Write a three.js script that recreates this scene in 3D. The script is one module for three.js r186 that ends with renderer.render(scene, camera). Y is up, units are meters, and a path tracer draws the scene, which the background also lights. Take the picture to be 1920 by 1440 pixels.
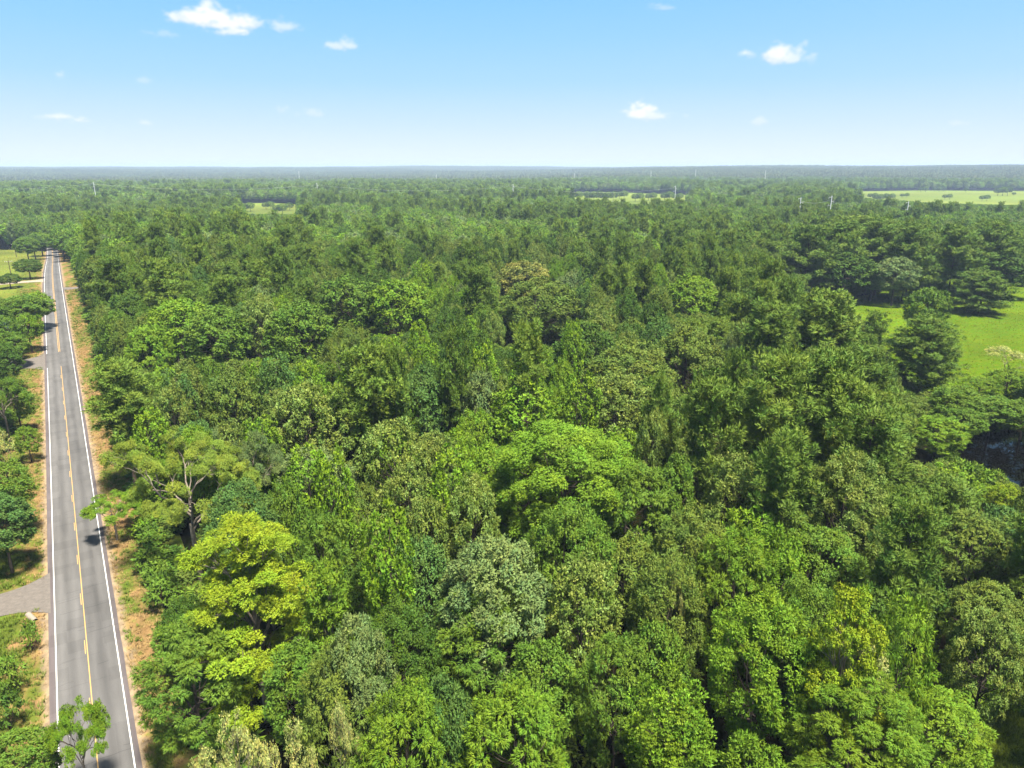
import * as THREE from 'three';

// ───────────────────────── camera, sky, sun, air, exposure ─────────────────────────
const F = 1333, HORIZON = 314, EYE = 55, PITCH = Math.atan((720 - HORIZON) / F);
const scene = new THREE.Scene();
const camera = new THREE.PerspectiveCamera(2 * Math.atan(720 / F) * 180 / Math.PI, 4 / 3, 0.5, 40000);
camera.position.set(0, EYE, 0);
camera.rotation.set(-PITCH, 0, 0);
camera.updateMatrixWorld(true);
const EXPOSURE = 3.1, SUN_STRENGTH = 5, SUN_SOFT = 13, SUN_AZ = 142, SUN_EL = 68;   // azimuth in degrees right of the view direction
const HAZE = 1.25e-4, SKY_GAIN = 0.325;

const rngOf = (seed) => { let a = seed >>> 0; return () => { a = (a + 0x6d2b79f5) | 0; let t = Math.imul(a ^ (a >>> 15), 1 | a); t = (t + Math.imul(t ^ (t >>> 7), 61 | t)) ^ t; return ((t ^ (t >>> 14)) >>> 0) / 4294967296; }; };
const clamp = (x, a = 0, b = 1) => Math.min(b, Math.max(a, x));
const smooth = (a, b, x) => { const t = clamp((x - a) / (b - a)); return t * t * (3 - 2 * t); };
const lerp = (a, b, t) => a + (b - a) * t;
const hash2 = (x, y, s = 0) => { let h = Math.imul(x | 0, 374761393) ^ Math.imul(y | 0, 668265263) ^ Math.imul(s | 0, 2246822519); h = Math.imul(h ^ (h >>> 13), 1274126177); return ((h ^ (h >>> 16)) >>> 0) / 4294967296; };
function vnoise(x, y, s = 0) {
  const ix = Math.floor(x), iy = Math.floor(y), fx = x - ix, fy = y - iy, u = fx * fx * (3 - 2 * fx), v = fy * fy * (3 - 2 * fy);
  return lerp(lerp(hash2(ix, iy, s), hash2(ix + 1, iy, s), u), lerp(hash2(ix, iy + 1, s), hash2(ix + 1, iy + 1, s), u), v);
}
function fbm(x, y, s = 0, o = 4) { let a = 0.5, t = 0, n = 0; for (let i = 0; i < o; i++) { t += a * vnoise(x, y, s + i * 17); n += a; a *= 0.5; x = x * 2.03 + 11.3; y = y * 2.03 + 5.7; } return t / n; }

// a pixel of the 1920 x 1440 frame as a viewing direction, and the other way round
const viewDir = (px, py) => new THREE.Vector3((px - 960) / F, -(py - 720) / F, -1).applyEuler(camera.rotation);
const viewInv = new THREE.Quaternion().setFromEuler(camera.rotation).invert();
const project = (x, y, z) => { const v = new THREE.Vector3(x, y - EYE, z).applyQuaternion(viewInv); const d = -v.z; return { x: 960 + v.x / d * F, y: 720 - v.y / d * F, d }; };

const SKY_W = 4096, SKY_H = 2048;
function makeSky() {
  const data = new Float32Array(SKY_W * SKY_H * 4);
  const stops = [[0, .88, .95, 1], [1.2, .80, .92, 1], [3, .66, .85, 1], [6, .45, .75, 1], [9, .345, .685, 1], [11.5, .28, .635, 1], [18, .21, .53, .92], [35, .25, .48, .78], [60, .33, .47, .64], [90, .35, .47, .61]];
  for (let r = 0; r < SKY_H; r++) {
    const el = (r + 0.5) / SKY_H * 180 - 90;
    let c;
    if (el <= 0) c = [.30, .34, .30];
    else { let k = 0; while (k < stops.length - 2 && stops[k + 1][0] < el) k++; const t = clamp((el - stops[k][0]) / (stops[k + 1][0] - stops[k][0])); c = [1, 2, 3].map((j) => lerp(stops[k][j], stops[k + 1][j], t)); }
    for (let q = 0; q < SKY_W; q++) {
      const az = (q + 0.5) / SKY_W * 360 - 90, o = (r * SKY_W + q) * 4;
      const pale = el > 0 ? 0.07 * (1 + Math.cos((az - SUN_AZ) * Math.PI / 180)) * (1 - smooth(10, 50, el)) : 0;
      for (let j = 0; j < 3; j++) data[o + j] = lerp(c[j], 0.95, pale * (j === 2 ? 0 : 1)) * SKY_GAIN;
      data[o + 3] = 1;
    }
  }
  const cloud = (az, el, w, h, strength, seed) => {
    const r0 = Math.max(0, Math.floor((el - h * 2 + 90) / 180 * SKY_H)), r1 = Math.min(SKY_H - 1, Math.ceil((el + h * 2 + 90) / 180 * SKY_H)), q0 = Math.floor((az - w * 2 + 90) / 360 * SKY_W), q1 = Math.ceil((az + w * 2 + 90) / 360 * SKY_W);
    for (let r = r0; r <= r1; r++) for (let q = q0; q <= q1; q++) {
      const e = (r + 0.5) / SKY_H * 180 - 90, a = (q + 0.5) / SKY_W * 360 - 90, u = (a - az) / w, v = (e - el) / h;
      const n = fbm(u * 2.1 + seed * 7.1, v * 1.7 + seed * 3.3, seed, 5), f2 = fbm(u * 6 + seed, v * 5, seed + 5, 3);
      const d = 1 - Math.hypot(u * (1 + 0.25 * Math.abs(v)), v > 0 ? v : v * 1.5) + (n - 0.5) * 1.7 + (f2 - 0.5) * 0.5;
      const alpha = smooth(0.0, 0.85, d) * strength * smooth(2, 1.5, Math.max(Math.abs(u), Math.abs(v)));
      if (alpha <= 0) continue;
      const lit = lerp(0.86, 1.0, smooth(-0.9, 0.4, v + (n - 0.5))), o = (r * SKY_W + ((q % SKY_W) + SKY_W) % SKY_W) * 4;
      for (let j = 0; j < 3; j++) data[o + j] = lerp(data[o + j], [1.10, 1.10, 1.12][j] * lit * SKY_GAIN, alpha);
    }
  };
  const K = 180 / Math.PI / 1394;
  let s = 1;
  for (const [px, py, w, h, a] of [[400, 33, 62, 26, 1], [435, 50, 46, 20, .9], [352, 30, 34, 14, .75], [470, 44, 28, 12, .6], [432, 60, 30, 9, .7], [540, 52, 36, 12, .5], [640, 86, 30, 15, .55], [308, 66, 30, 8, .2], [1452, 102, 46, 23, .85], [1485, 112, 40, 15, .6], [1520, 110, 12, 12, .2],
    [1205, 208, 32, 17, .85], [1222, 219, 46, 12, .6], [112, 141, 11, 6, .4], [111, 220, 20, 7, .6], [152, 226, 17, 6, .5], [80, 219, 22, 4, .2], [270, 152, 13, 7, .22], [272, 231, 13, 6, .35], [530, 207, 16, 9, .2], [586, 213, 26, 9, .25], [1238, 14, 30, 6, .3], [1425, 228, 18, 9, .3], [1795, 232, 18, 6, .2]]) {
    const d = viewDir(px, py);
    cloud(Math.atan2(d.x, -d.z) * 180 / Math.PI, Math.asin(d.y / d.length()) * 180 / Math.PI, w * K * 1.08, h * K * 1.08, a, s++);
  }
  const rng = rngOf(77);
  for (let k = 0; k < 90; k++) {          // the same fair-weather clouds all round and overhead
    const el = 14 + 66 * rng(), az = -180 + 360 * rng(), size = 2 + 6 * rng() * (0.4 + el / 60);
    cloud(az, el, size / Math.max(0.25, Math.cos(el * Math.PI / 180)), size * 0.45, .45 + .5 * rng(), 40 + k);
  }
  const t = new THREE.DataTexture(data, SKY_W, SKY_H, THREE.RGBAFormat, THREE.FloatType);
  t.mapping = THREE.EquirectangularReflectionMapping; t.magFilter = THREE.LinearFilter; t.minFilter = THREE.LinearFilter; t.wrapS = THREE.RepeatWrapping; t.needsUpdate = true;
  return t;
}
const sky = makeSky();
scene.background = sky; scene.environment = sky;
scene.fog = new THREE.FogExp2(0xc4dafa, HAZE);
const sun = new THREE.DirectionalLight(new THREE.Color().setRGB(1, .93, .80), SUN_STRENGTH);
{ const a = SUN_AZ * Math.PI / 180, e = SUN_EL * Math.PI / 180; sun.position.set(Math.sin(a) * Math.cos(e) * 600, Math.sin(e) * 600, -Math.cos(a) * Math.cos(e) * 600 - 150); sun.target.position.set(0, 0, -150); }
sun.castShadow = true; sun.shadow.radius = SUN_SOFT; sun.shadow.mapSize.set(4096, 4096);
Object.assign(sun.shadow.camera, { left: -420, right: 420, top: 420, bottom: -420, near: 50, far: 1400 });
scene.add(sun, sun.target);
const renderer = new THREE.WebGLRenderer({ antialias: true });
renderer.toneMapping = THREE.LinearToneMapping;
renderer.toneMappingExposure = EXPOSURE;
renderer.shadowMap.enabled = true;

// ───────────────────────── names and labels ─────────────────────────
const used = new Map();
const numbered = (n) => { const k = used.get(n) ?? 0; used.set(n, k + 1); return k ? n + '_' + String(k).padStart(3, '0') : n; };
function tag(o, label, category, group) { o.userData.label = label; if (category) o.userData.category = category; if (group) o.userData.group = group; return o; }
function structure(o, label) { o.userData.kind = 'structure'; if (label) o.userData.label = label; return o; }
function part(name, geo, mat, parent) { const m = new THREE.Mesh(geo, mat); m.name = name; m.castShadow = m.receiveShadow = true; parent.add(m); return m; }
function thing(name, label, category, x = 0, y = 0, z = 0, turn = 0, group) { const g = new THREE.Group(); g.name = numbered(name); g.position.set(x, y, z); g.rotation.y = turn; scene.add(g); return tag(g, label, category, group); }

// ───────────────────────── terrain ─────────────────────────
const RD = { x: -39.7, z: -54.4, ux: -0.5325, uz: -0.8464 };     // a point of the road's centre line and its direction
RD.nx = -RD.uz; RD.nz = RD.ux;                                    // to the right of travel
const roadS = (x, z) => (x - RD.x) * RD.ux + (z - RD.z) * RD.uz;
const roadD = (x, z) => (x - RD.x) * RD.nx + (z - RD.z) * RD.nz; // metres right of the centre line
const roadPoint = (s, d) => [RD.x + RD.ux * s + RD.nx * d, RD.z + RD.uz * s + RD.nz * d];
const profile = (s) => s < 290 ? 7.6 * smooth(-10, 290, s) * (0.55 + 0.45 * smooth(60, 290, s)) + 0.4 * smooth(-40, 60, s) * (1 - smooth(60, 290, s)) : s < 560 ? lerp(7.6, -4, smooth(290, 560, s)) : lerp(-4, 0, smooth(560, 1000, s));
function H(x, z) {
  const d = roadD(x, z), r = Math.hypot(x, z), az = Math.atan2(x, -z) * 180 / Math.PI;
  let h = profile(roadS(x, z)) * Math.exp(-((d / 130) ** 2));
  if (r > 700) {
    h += (fbm(x / 700, z / 700, 3, 3) - 0.5) * 3 * smooth(700, 1500, r);
    h -= 10 * smooth(1750, 2600, r) * (1 - smooth(3200, 6500, r)) * (1 - .8 * smooth(-4, 10, az));
    h += (fbm(x / 1500 + 3, z / 1500, 9, 3) - 0.45) * 34 * smooth(2600, 5200, r);
    h += (34 + az * 0.16 + 30 * (fbm(az / 9 + 40, 0.5, 21, 3) - 0.5) + 12 * (fbm(az / 2.2 + 9, 0.5, 27, 3) - 0.5)) * smooth(3500, 8600, r);
    h += 26 * smooth(2600, 4300, r) * (1 - smooth(5200, 8000, r)) * smooth(2, 16, az);
  }
  return h;
}
function ground(px, py, up = 0) {           // where the view through a pixel meets the ground (or a height above it)
  const d = viewDir(px, py); let y = up, x = 0, z = 0;
  for (let i = 0; i < 6; i++) { const t = (y - EYE) / d.y; x = d.x * t; z = d.z * t; if (!isFinite(t) || t < 0) return null; if (Math.hypot(x, z) < 900) y = H(x, z) + up; }
  return [x, z];
}
const poly = (...pts) => pts.map(([a, b]) => ground(a, b));
function inside(P, x, z) { let c = false; for (let i = 0, j = P.length - 1; i < P.length; j = i++) { const [xi, zi] = P[i], [xj, zj] = P[j]; if ((zi > z) !== (zj > z) && x < (xj - xi) * (z - zi) / (zj - zi) + xi) c = !c; } return c; }

const MEADOW = poly([1545, 600], [1590, 560], [1680, 541], [1745, 536], [1775, 522], [1840, 530], [1925, 538], [2110, 560], [2130, 700], [1930, 735], [1800, 775], [1715, 748], [1660, 690], [1600, 650]);
const POND = poly([1760, 850], [1800, 818], [1870, 806], [1960, 800], [2080, 830], [2090, 930], [1990, 1035], [1935, 1060], [1890, 1035], [1890, 960], [1855, 915], [1800, 905]);
const CORNER_GRASS = poly([1800, 1330], [1990, 1290], [2080, 1400], [2060, 1600], [1830, 1600], [1790, 1440]);
const CLEARING = poly([-140, 470], [40, 468], [82, 472], [86, 520], [84, 560], [30, 562], [-150, 570]);
const YARD = poly([-30, 592], [20, 590], [45, 604], [48, 640], [15, 650], [-60, 650]);
const SIDE_GRASS = poly([-90, 1050], [20, 1060], [40, 1085], [50, 1100], [45, 1150], [22, 1190], [8, 1240], [-90, 1260]);
const FIELD_A = poly([1600, 359], [1720, 356.5], [1900, 357], [2150, 358], [2150, 392], [1600, 392]), FIELD_B = poly([1066, 361], [1150, 360], [1300, 366], [1310, 385], [1066, 385]), FIELD_C = poly([425, 383], [500, 381], [565, 384], [600, 408], [430, 412]), FIELD_D = poly([1668, 343.2], [1690, 342.6], [1692, 345], [1665, 345]);
const CLEAR = [MEADOW, POND, CORNER_GRASS, CLEARING, YARD, SIDE_GRASS, FIELD_A, FIELD_B, FIELD_C, FIELD_D];
const open_ = (x, z) => CLEAR.some((p) => inside(p, x, z));
// side roads, as [distance along the road, side, half width, length]
const SIDE = [{ s: 35.8, side: -1, w: 2.9, len: 5.9 }, { s: 162, side: -1, w: 4.6, len: 50 }, { s: 306, side: -1, w: 3.6, len: 90 }, { s: 275, side: 1, w: 2.4, len: 9 }];
const nearSide = (x, z, m) => { const s = roadS(x, z), d = roadD(x, z); return SIDE.some((k) => Math.abs(s - k.s) < k.w + m && d * k.side > 0 && d * k.side < k.len + 4); };

// ───────────────────────── textures ─────────────────────────
function noiseTexture(w, h, f, srgb = true) {
  const data = new Uint8Array(w * h * 4);
  for (let y = 0; y < h; y++) for (let x = 0; x < w; x++) { const c = f(x / w, y / h, x, y); for (let j = 0; j < 3; j++) data[(y * w + x) * 4 + j] = clamp(c[j]) * 255; data[(y * w + x) * 4 + 3] = 255; }
  const t = new THREE.DataTexture(data, w, h); t.wrapS = t.wrapT = THREE.RepeatWrapping; t.magFilter = THREE.LinearFilter; t.minFilter = THREE.LinearMipmapLinearFilter; t.generateMipmaps = true; t.needsUpdate = true;
  if (srgb) t.colorSpace = THREE.SRGBColorSpace;
  return t;
}
// noise that repeats with a period of p cells
function pnoise(x, y, p, s) { const ix = Math.floor(x), iy = Math.floor(y), fx = x - ix, fy = y - iy, u = fx * fx * (3 - 2 * fx), v = fy * fy * (3 - 2 * fy), m = (k) => ((k % p) + p) % p; return lerp(lerp(hash2(m(ix), m(iy), s), hash2(m(ix + 1), m(iy), s), u), lerp(hash2(m(ix), m(iy + 1), s), hash2(m(ix + 1), m(iy + 1), s), u), v); }
const pf = (u, v, p, s, o = 4) => { let a = .5, t = 0, n = 0; for (let i = 0; i < o; i++) { t += a * pnoise(u * p, v * p, p, s + i); n += a; a *= .55; p *= 2; } return t / n; };
const mix3 = (a, b, t) => [0, 1, 2].map((j) => lerp(a[j], b[j], t));
const sc3 = (a, k) => a.map((v) => v * k);

const barkMap = noiseTexture(128, 256, (u, v) => { const n = pf(u, v * .25, 16, 1, 3), k = pf(u, v, 8, 8); return sc3([.80, .76, .72], .45 + .5 * n + .25 * (k - .5)); });
const cracks = Array.from({ length: 26 }, (_, i) => [hash2(i, 1, 91), hash2(i, 2, 91), hash2(i, 3, 91), .4 + hash2(i, 4, 91)]);      // place along, from side, to side, strength
const asphaltMap = noiseTexture(512, 2048, (u, v, x, y) => {       // 8.8 m across, 70 m along
  const g = hash2(x, y, 5) - .5, n = pf(u, v, 12, 20, 4) - .5, m = pf(u * .5, v, 6, 30, 3) - .5, q = pf(u * .25, v, 16, 35, 2);
  const lane = Math.abs(u - .5) * 2 * 4.4;                      // metres from the centre line
  const track = Math.exp(-(((lane - .95) / .35) ** 2)) + Math.exp(-(((lane - 2.75) / .38) ** 2)), oil = Math.exp(-(((lane - 1.85) / .4) ** 2));
  const edge = smooth(3.72, 3.85, lane); let crack = 0;
  for (const [c, a, b, k] of cracks) { const dv = (v - c - .004 * (pnoise(u * 9, c * 50, 64, 3) - .5)) * 70; if (Math.abs(dv) < .3 && u > Math.min(a, b) && u < Math.max(a, b)) crack += k * Math.exp(-((dv / .035) ** 2)); }
  crack += .7 * Math.exp(-(((u - .5 - .006 * (pf(v, .3, 40, 77, 3) - .5)) * 8.8 / .03) ** 2)) * smooth(.45, .6, q);
  const patch = smooth(.80, .81, pnoise(Math.floor(u * 4) * 1.0, Math.floor(v * 24) * 1.0, 97, 61)) * .06;
  const c = mix3([.470, .462, .455], [.465, .425, .425], edge);
  return sc3(c, 1 + .13 * g + .18 * n + .20 * m + .05 * track - .08 * oil - patch - .28 * clamp(crack) + (u < .5 ? .015 : -.03) - .10 * smooth(4.1, 4.4, lane) * n * 4);
});
const grassMap = noiseTexture(512, 512, (u, v, x, y) => { const n = pf(u, v, 8, 41, 5), m = pf(u, v, 40, 47, 2), g = hash2(x, y, 2); return sc3(mix3([.86, 1, .62], [1, .98, .70], smooth(.35, .7, n)), .62 + .3 * m + .16 * (g - .5)); });
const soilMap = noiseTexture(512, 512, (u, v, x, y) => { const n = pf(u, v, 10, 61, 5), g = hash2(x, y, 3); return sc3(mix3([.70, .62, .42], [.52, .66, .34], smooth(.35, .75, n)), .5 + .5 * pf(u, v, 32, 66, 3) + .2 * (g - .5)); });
const gravelMap = noiseTexture(256, 256, (u, v, x, y) => sc3([.80, .76, .71], .72 + .2 * pf(u, v, 12, 71, 4) + .18 * (hash2(x, y, 9) - .5)));
// roadside verge: u runs 0..1 away from the road, v along it; killed orange grass with green patches, bare dirt next to the asphalt
const vergeMap = (seed) => noiseTexture(256, 1024, (u, v, x, y) => {
  const n = pf(u * .3, v, 10, seed, 5), m = pf(u * .3, v, 40, seed + 9, 4), g = hash2(x, y, seed);
  const dead = mix3([.66, .54, .37], [.58, .48, .33], m), green = mix3([.42, .48, .19], [.33, .42, .14], m), bare = [.64, .57, .48];
  const a = smooth(.37, .58, n + (u - .40) * .30);
  let c = mix3(dead, green, clamp(a * .85 + .15 * smooth(.5, .8, m)));
  c = mix3(bare, c, smooth(.03, .14, u + (m - .5) * .14));
  c = mix3(c, [.60, .47, .33], .55 * Math.exp(-(((u - .28) / .045) ** 2)) * smooth(.35, .6, pf(u * .2, v, 6, seed + 3)));
  return sc3(c, .74 + .5 * (m - .5) + .22 * (g - .5) + .2);
});

const std = (color, o = {}) => new THREE.MeshStandardMaterial({ color: Array.isArray(color) ? new THREE.Color().setRGB(...color) : color, roughness: .9, metalness: 0, ...o });
const soft = (color, o = {}) => new THREE.MeshPhysicalMaterial({ color: new THREE.Color().setRGB(...color), roughness: 1, metalness: 0, specularIntensity: .08, ...o });
const M = {
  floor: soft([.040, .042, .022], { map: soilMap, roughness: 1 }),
  asphalt: std([.45, .448, .452], { map: asphaltMap, roughness: .88, bumpMap: asphaltMap, bumpScale: .004 }),
  apron: std([.29, .282, .287], { map: gravelMap, roughness: .9 }),
  gravel: std([.66, .61, .54], { map: gravelMap }),
  white: std([.60, .59, .57], { roughness: .7 }), yellow: std([.44, .265, .085], { roughness: .7 }),
  vergeR: soft([.64, .62, .58], { map: vergeMap(101) }), vergeL: soft([.66, .63, .58], { map: vergeMap(131) }),
  meadow: soft([.150, .212, .018], { map: grassMap, vertexColors: true }), grass: soft([.135, .195, .018], { map: grassMap, vertexColors: true }), lawn: soft([.215, .22, .095], { map: grassMap, vertexColors: true }), field: soft([.235, .26, .10], { map: grassMap, vertexColors: true }),
  water: new THREE.MeshPhysicalMaterial({ color: new THREE.Color().setRGB(.0014, .0012, .0011), roughness: .03, ior: 1.33, metalness: 0, specularIntensity: .6 }),
  bark: std([.17, .145, .12], { map: barkMap, bumpMap: barkMap, bumpScale: .03 }), pineBark: std([.21, .16, .125], { map: barkMap, bumpMap: barkMap, bumpScale: .03 }), paleBark: std([.54, .50, .43], { map: barkMap }), lichen: std([.64, .63, .44], { map: barkMap }),
  steel: std([.60, .61, .62], { roughness: .5, metalness: .1 }), wire: std([.55, .56, .57], { roughness: .5, metalness: .4 }), wood: std([.22, .17, .13], { map: barkMap }),
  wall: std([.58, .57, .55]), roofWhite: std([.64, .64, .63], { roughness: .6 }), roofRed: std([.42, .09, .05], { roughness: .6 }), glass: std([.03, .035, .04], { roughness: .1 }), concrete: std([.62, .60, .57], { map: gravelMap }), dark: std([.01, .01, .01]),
  heart: std([.42, .24, .12], { map: barkMap }),
};
for (const t of [[M.floor, 1], [M.meadow, 1]]) t[0].map.repeat.set(1, 1);

// ───────────────────────── ground sheets ─────────────────────────
function geometry(p, n, uv, idx, c) {
  const g = new THREE.BufferGeometry();
  g.setAttribute('position', new THREE.Float32BufferAttribute(p, 3));
  if (n) g.setAttribute('normal', new THREE.Float32BufferAttribute(n, 3));
  if (uv) g.setAttribute('uv', new THREE.Float32BufferAttribute(uv, 2));
  if (c) g.setAttribute('color', new THREE.Float32BufferAttribute(c, 3));
  g.setIndex(idx); if (!n) g.computeVertexNormals();
  return g;
}
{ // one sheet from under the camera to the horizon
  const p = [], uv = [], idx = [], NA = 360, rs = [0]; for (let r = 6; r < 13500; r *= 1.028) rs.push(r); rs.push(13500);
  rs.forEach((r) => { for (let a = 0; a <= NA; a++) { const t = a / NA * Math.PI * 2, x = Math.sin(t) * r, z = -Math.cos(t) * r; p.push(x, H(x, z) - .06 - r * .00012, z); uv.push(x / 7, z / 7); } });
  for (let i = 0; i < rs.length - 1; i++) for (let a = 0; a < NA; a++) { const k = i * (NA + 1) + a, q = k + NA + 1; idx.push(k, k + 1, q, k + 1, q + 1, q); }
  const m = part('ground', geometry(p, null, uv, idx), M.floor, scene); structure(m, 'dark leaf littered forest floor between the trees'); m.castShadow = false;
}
// a sheet over a polygon, cut to a grid that follows the terrain, its outline wavering
function sheet(name, P, mat, cell, lift, uvm, label, flat) {
  const xs = P.map((q) => q[0]), zs = P.map((q) => q[1]), shape = [];
  for (let i = 0; i < P.length; i++) { const a = P[i], b = P[(i + 1) % P.length], n = Math.max(1, Math.round(Math.hypot(b[0] - a[0], b[1] - a[1]) / (cell * 1.2))); for (let k = 0; k < n; k++) { const t = k / n, w = flat ? cell * .35 : cell * .3, x = lerp(a[0], b[0], t), z = lerp(a[1], b[1], t); shape.push([x + (fbm(x / cell / 2, z / cell / 2, 5) - .5) * w * 2, z + (fbm(x / cell / 2 + 9, z / cell / 2, 6) - .5) * w * 2]); } }
  const p = [], uv = [], idx = [], tone = [], at = new Map(), x0 = Math.min(...xs), z0 = Math.min(...zs), nx = Math.ceil((Math.max(...xs) - x0) / cell), nz = Math.ceil((Math.max(...zs) - z0) / cell);
  const put = (x, z) => { const k = x.toFixed(3) + ',' + z.toFixed(3); if (!at.has(k)) { at.set(k, p.length / 3); p.push(x, flat ?? H(x, z) + lift, z); uv.push(x / uvm, z / uvm); const n = fbm(x / cell / 3.2, z / cell / 3.2, 14, 4), w = fbm(x / cell / 7, z / cell / 2, 15, 3), t0 = .58 + .84 * n; tone.push(t0 * (.88 + .30 * w), t0, t0 * .9); } return at.get(k); };
  const cut = (pts, f) => { const o = []; for (let i = 0; i < pts.length; i++) { const a = pts[i], b = pts[(i + 1) % pts.length], fa = f(a), fb = f(b); if (fa >= 0) o.push(a); if ((fa >= 0) !== (fb >= 0)) { const t = fa / (fa - fb); o.push([lerp(a[0], b[0], t), lerp(a[1], b[1], t)]); } } return o; };
  const tri = THREE.ShapeUtils.triangulateShape(shape.map((q) => new THREE.Vector2(...q)), []);
  for (const t of tri) {
    const q = t.map((k) => shape[k]), lo = [0, 1].map((j) => Math.min(...q.map((v) => v[j]))), hi = [0, 1].map((j) => Math.max(...q.map((v) => v[j])));
    for (let i = Math.floor((lo[0] - x0) / cell); i <= Math.floor((hi[0] - x0) / cell); i++) {
      const col = cut(cut(q, (v) => v[0] - (x0 + i * cell)), (v) => x0 + (i + 1) * cell - v[0]); if (col.length < 3) continue;
      for (let k = Math.floor((lo[1] - z0) / cell); k <= Math.floor((hi[1] - z0) / cell); k++) {
        const c = cut(cut(col, (v) => v[1] - (z0 + k * cell)), (v) => z0 + (k + 1) * cell - v[1]); if (c.length < 3) continue;
        const id = c.map((v) => put(...v));
        for (let m = 1; m < id.length - 1; m++) { const [ax, az] = [p[id[0] * 3], p[id[0] * 3 + 2]], [bx, bz] = [p[id[m] * 3], p[id[m] * 3 + 2]], [cx, cz] = [p[id[m + 1] * 3], p[id[m + 1] * 3 + 2]]; const area = (bx - ax) * (cz - az) - (bz - az) * (cx - ax); if (Math.abs(area) < 1e-7) continue; area < 0 ? idx.push(id[0], id[m], id[m + 1]) : idx.push(id[0], id[m + 1], id[m]); }
      }
    }
  }
  const m = part(numbered(name), geometry(p, null, uv, idx, flat === undefined ? tone : null), mat, scene); m.castShadow = false; return structure(m, label);
}
sheet('meadow', MEADOW, M.meadow, 5, .03, 9, 'bright green grass meadow between the pines and the pond');
sheet('grass_patch', CORNER_GRASS, M.grass, 3, .03, 6, 'rough green grass at the bottom of the wood');
sheet('clearing', CLEARING, M.lawn, 6, .03, 8, 'pale mown clearing beside the far end of the road');
sheet('yard', YARD, M.lawn, 4, .03, 8, 'small lawn round the white house');
sheet('roadside_grass', SIDE_GRASS, M.grass, 3, .02, 6, 'green grass round the near driveway mouth');
for (const [P, label] of [[FIELD_A, 'large pale hay field far beyond the pines'], [FIELD_B, 'pale field strip behind a row of scattered trees'], [FIELD_C, 'small light green field far beyond the forest'], [FIELD_D, 'tiny pale clearing on the far hillside']]) sheet('field', P, M.field, 60, .25, 40, label);
sheet('pond', POND, M.water, 4, 0, 8, 'dark still pond reflecting trees and pale sky', .35);

// a strip along the road from s0 to s1, d0 to d1 metres right of the centre line
function strip(s0, s1, d0, d1, lift, step, uvf, nd = 1, wob = 0) {
  const p = [], uv = [], idx = [], n = Math.max(1, Math.ceil((s1 - s0) / step));
  for (let i = 0; i <= n; i++) for (let k = 0; k <= nd; k++) { const s = lerp(s0, s1, i / n), w = wob * (fbm(s / 3, d0, 8) - .5) * 2, d = lerp(d0 + (Math.abs(d0) < Math.abs(d1) ? w : 0), d1 + (Math.abs(d1) < Math.abs(d0) ? w : 0), k / nd), [x, z] = roadPoint(s, d); p.push(x, H(x, z) + (typeof lift === 'function' ? lift(s, d) : lift), z); uv.push(...uvf(s, d)); }
  for (let i = 0; i < n; i++) for (let k = 0; k < nd; k++) { const a = i * (nd + 1) + k, b = a + nd + 1; idx.push(a, a + 1, b, a + 1, b + 1, b); }
  return geometry(p, null, uv, idx);
}
const S0 = -48, S1 = 1250;
const road = new THREE.Group(); road.name = 'road'; scene.add(road); structure(road, 'straight two lane asphalt road running along the forest edge');
part('roadbed', strip(S0, S1, -3.78, 3.66, .10, 5, (s, d) => [d / 7.5 + .5, s / 60], 2, .10), M.asphalt, road);
const uv0 = (s, d) => [d, s];
const line = (name, s0, s1, d, w, mat) => part(name, strip(s0, s1, d - w / 2, d + w / 2, .106, 4, uv0), mat, road);
line('edge_line', S0, 154.8, -3.07, .115, M.white); line('edge_line', 170, S1, -3.07, .115, M.white);
line('edge_line', S0, S1, 3.07, .115, M.white);
line('centre_line', S0, 155, .08, .10, M.yellow);
for (let k = -5; k < 12; k++) line('lane_dash', 19.1 + k * 11.3, 22.0 + k * 11.3, -.13, .085, M.yellow);
line('centre_line', 171, S1, .17, .12, M.yellow); line('centre_line', 171, S1, -.17, .12, M.yellow);
const dip = (s, d) => { const e = Math.abs(d); if (SIDE.some((k) => Math.abs(s - k.s) < k.w + 1.5 && d * k.side > 0)) return .03; return .05 - .06 * smooth(3.9, 4.8, e) + .10 * smooth(9, 13, e) + vnoise(s / 1.3, d / 1.1, 12) * .16 * smooth(3.9, 5.4, e); };
structure(part('verge', strip(S0, 560, 3.62, 13.5, dip, 1.2, (s, d) => [(d - 3.62) / 9.88, s / 37], 9), M.vergeR, scene), 'strip of dead orange grass along the forest side of the road');
structure(part('verge_001', strip(S0, 560, -12.5, -3.72, dip, 1.2, (s, d) => [(-3.72 - d) / 8.78, s / 37], 9), M.vergeL, scene), 'strip of dead orange grass along the house side of the road');

// driveway and side-road mouths, flaring to the road
function apron(name, k, mat, label, flare = 3.5, bend = 0) {
  const p = [], uv = [], idx = [], n = 24, m = 6;
  for (let i = 0; i <= n; i++) for (let j = 0; j <= m; j++) {
    const a = (i / n) ** 1.4 * k.len, hw = k.w + flare * Math.pow(1 - clamp(a / 6), 2.2), s = k.s + bend * a + lerp(-hw, hw, j / m), d = k.side * (3.5 + a), [x, z] = roadPoint(s, d);
    p.push(x, H(x, z) + .10 + .02 * (i > 0), z); uv.push(d / 4, s / 4);
  }
  for (let i = 0; i < n; i++) for (let j = 0; j < m; j++) { const a = i * (m + 1) + j, b = a + m + 1; k.side > 0 ? idx.push(a, b, a + 1, a + 1, b, b + 1) : idx.push(a, a + 1, b, a + 1, b + 1, b); }
  return structure(part(numbered(name), geometry(p, null, uv, idx), mat, scene), label);
}
apron('driveway', SIDE[0], M.apron, 'short asphalt driveway mouth opening onto the near stretch of road', 2.6);
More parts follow.
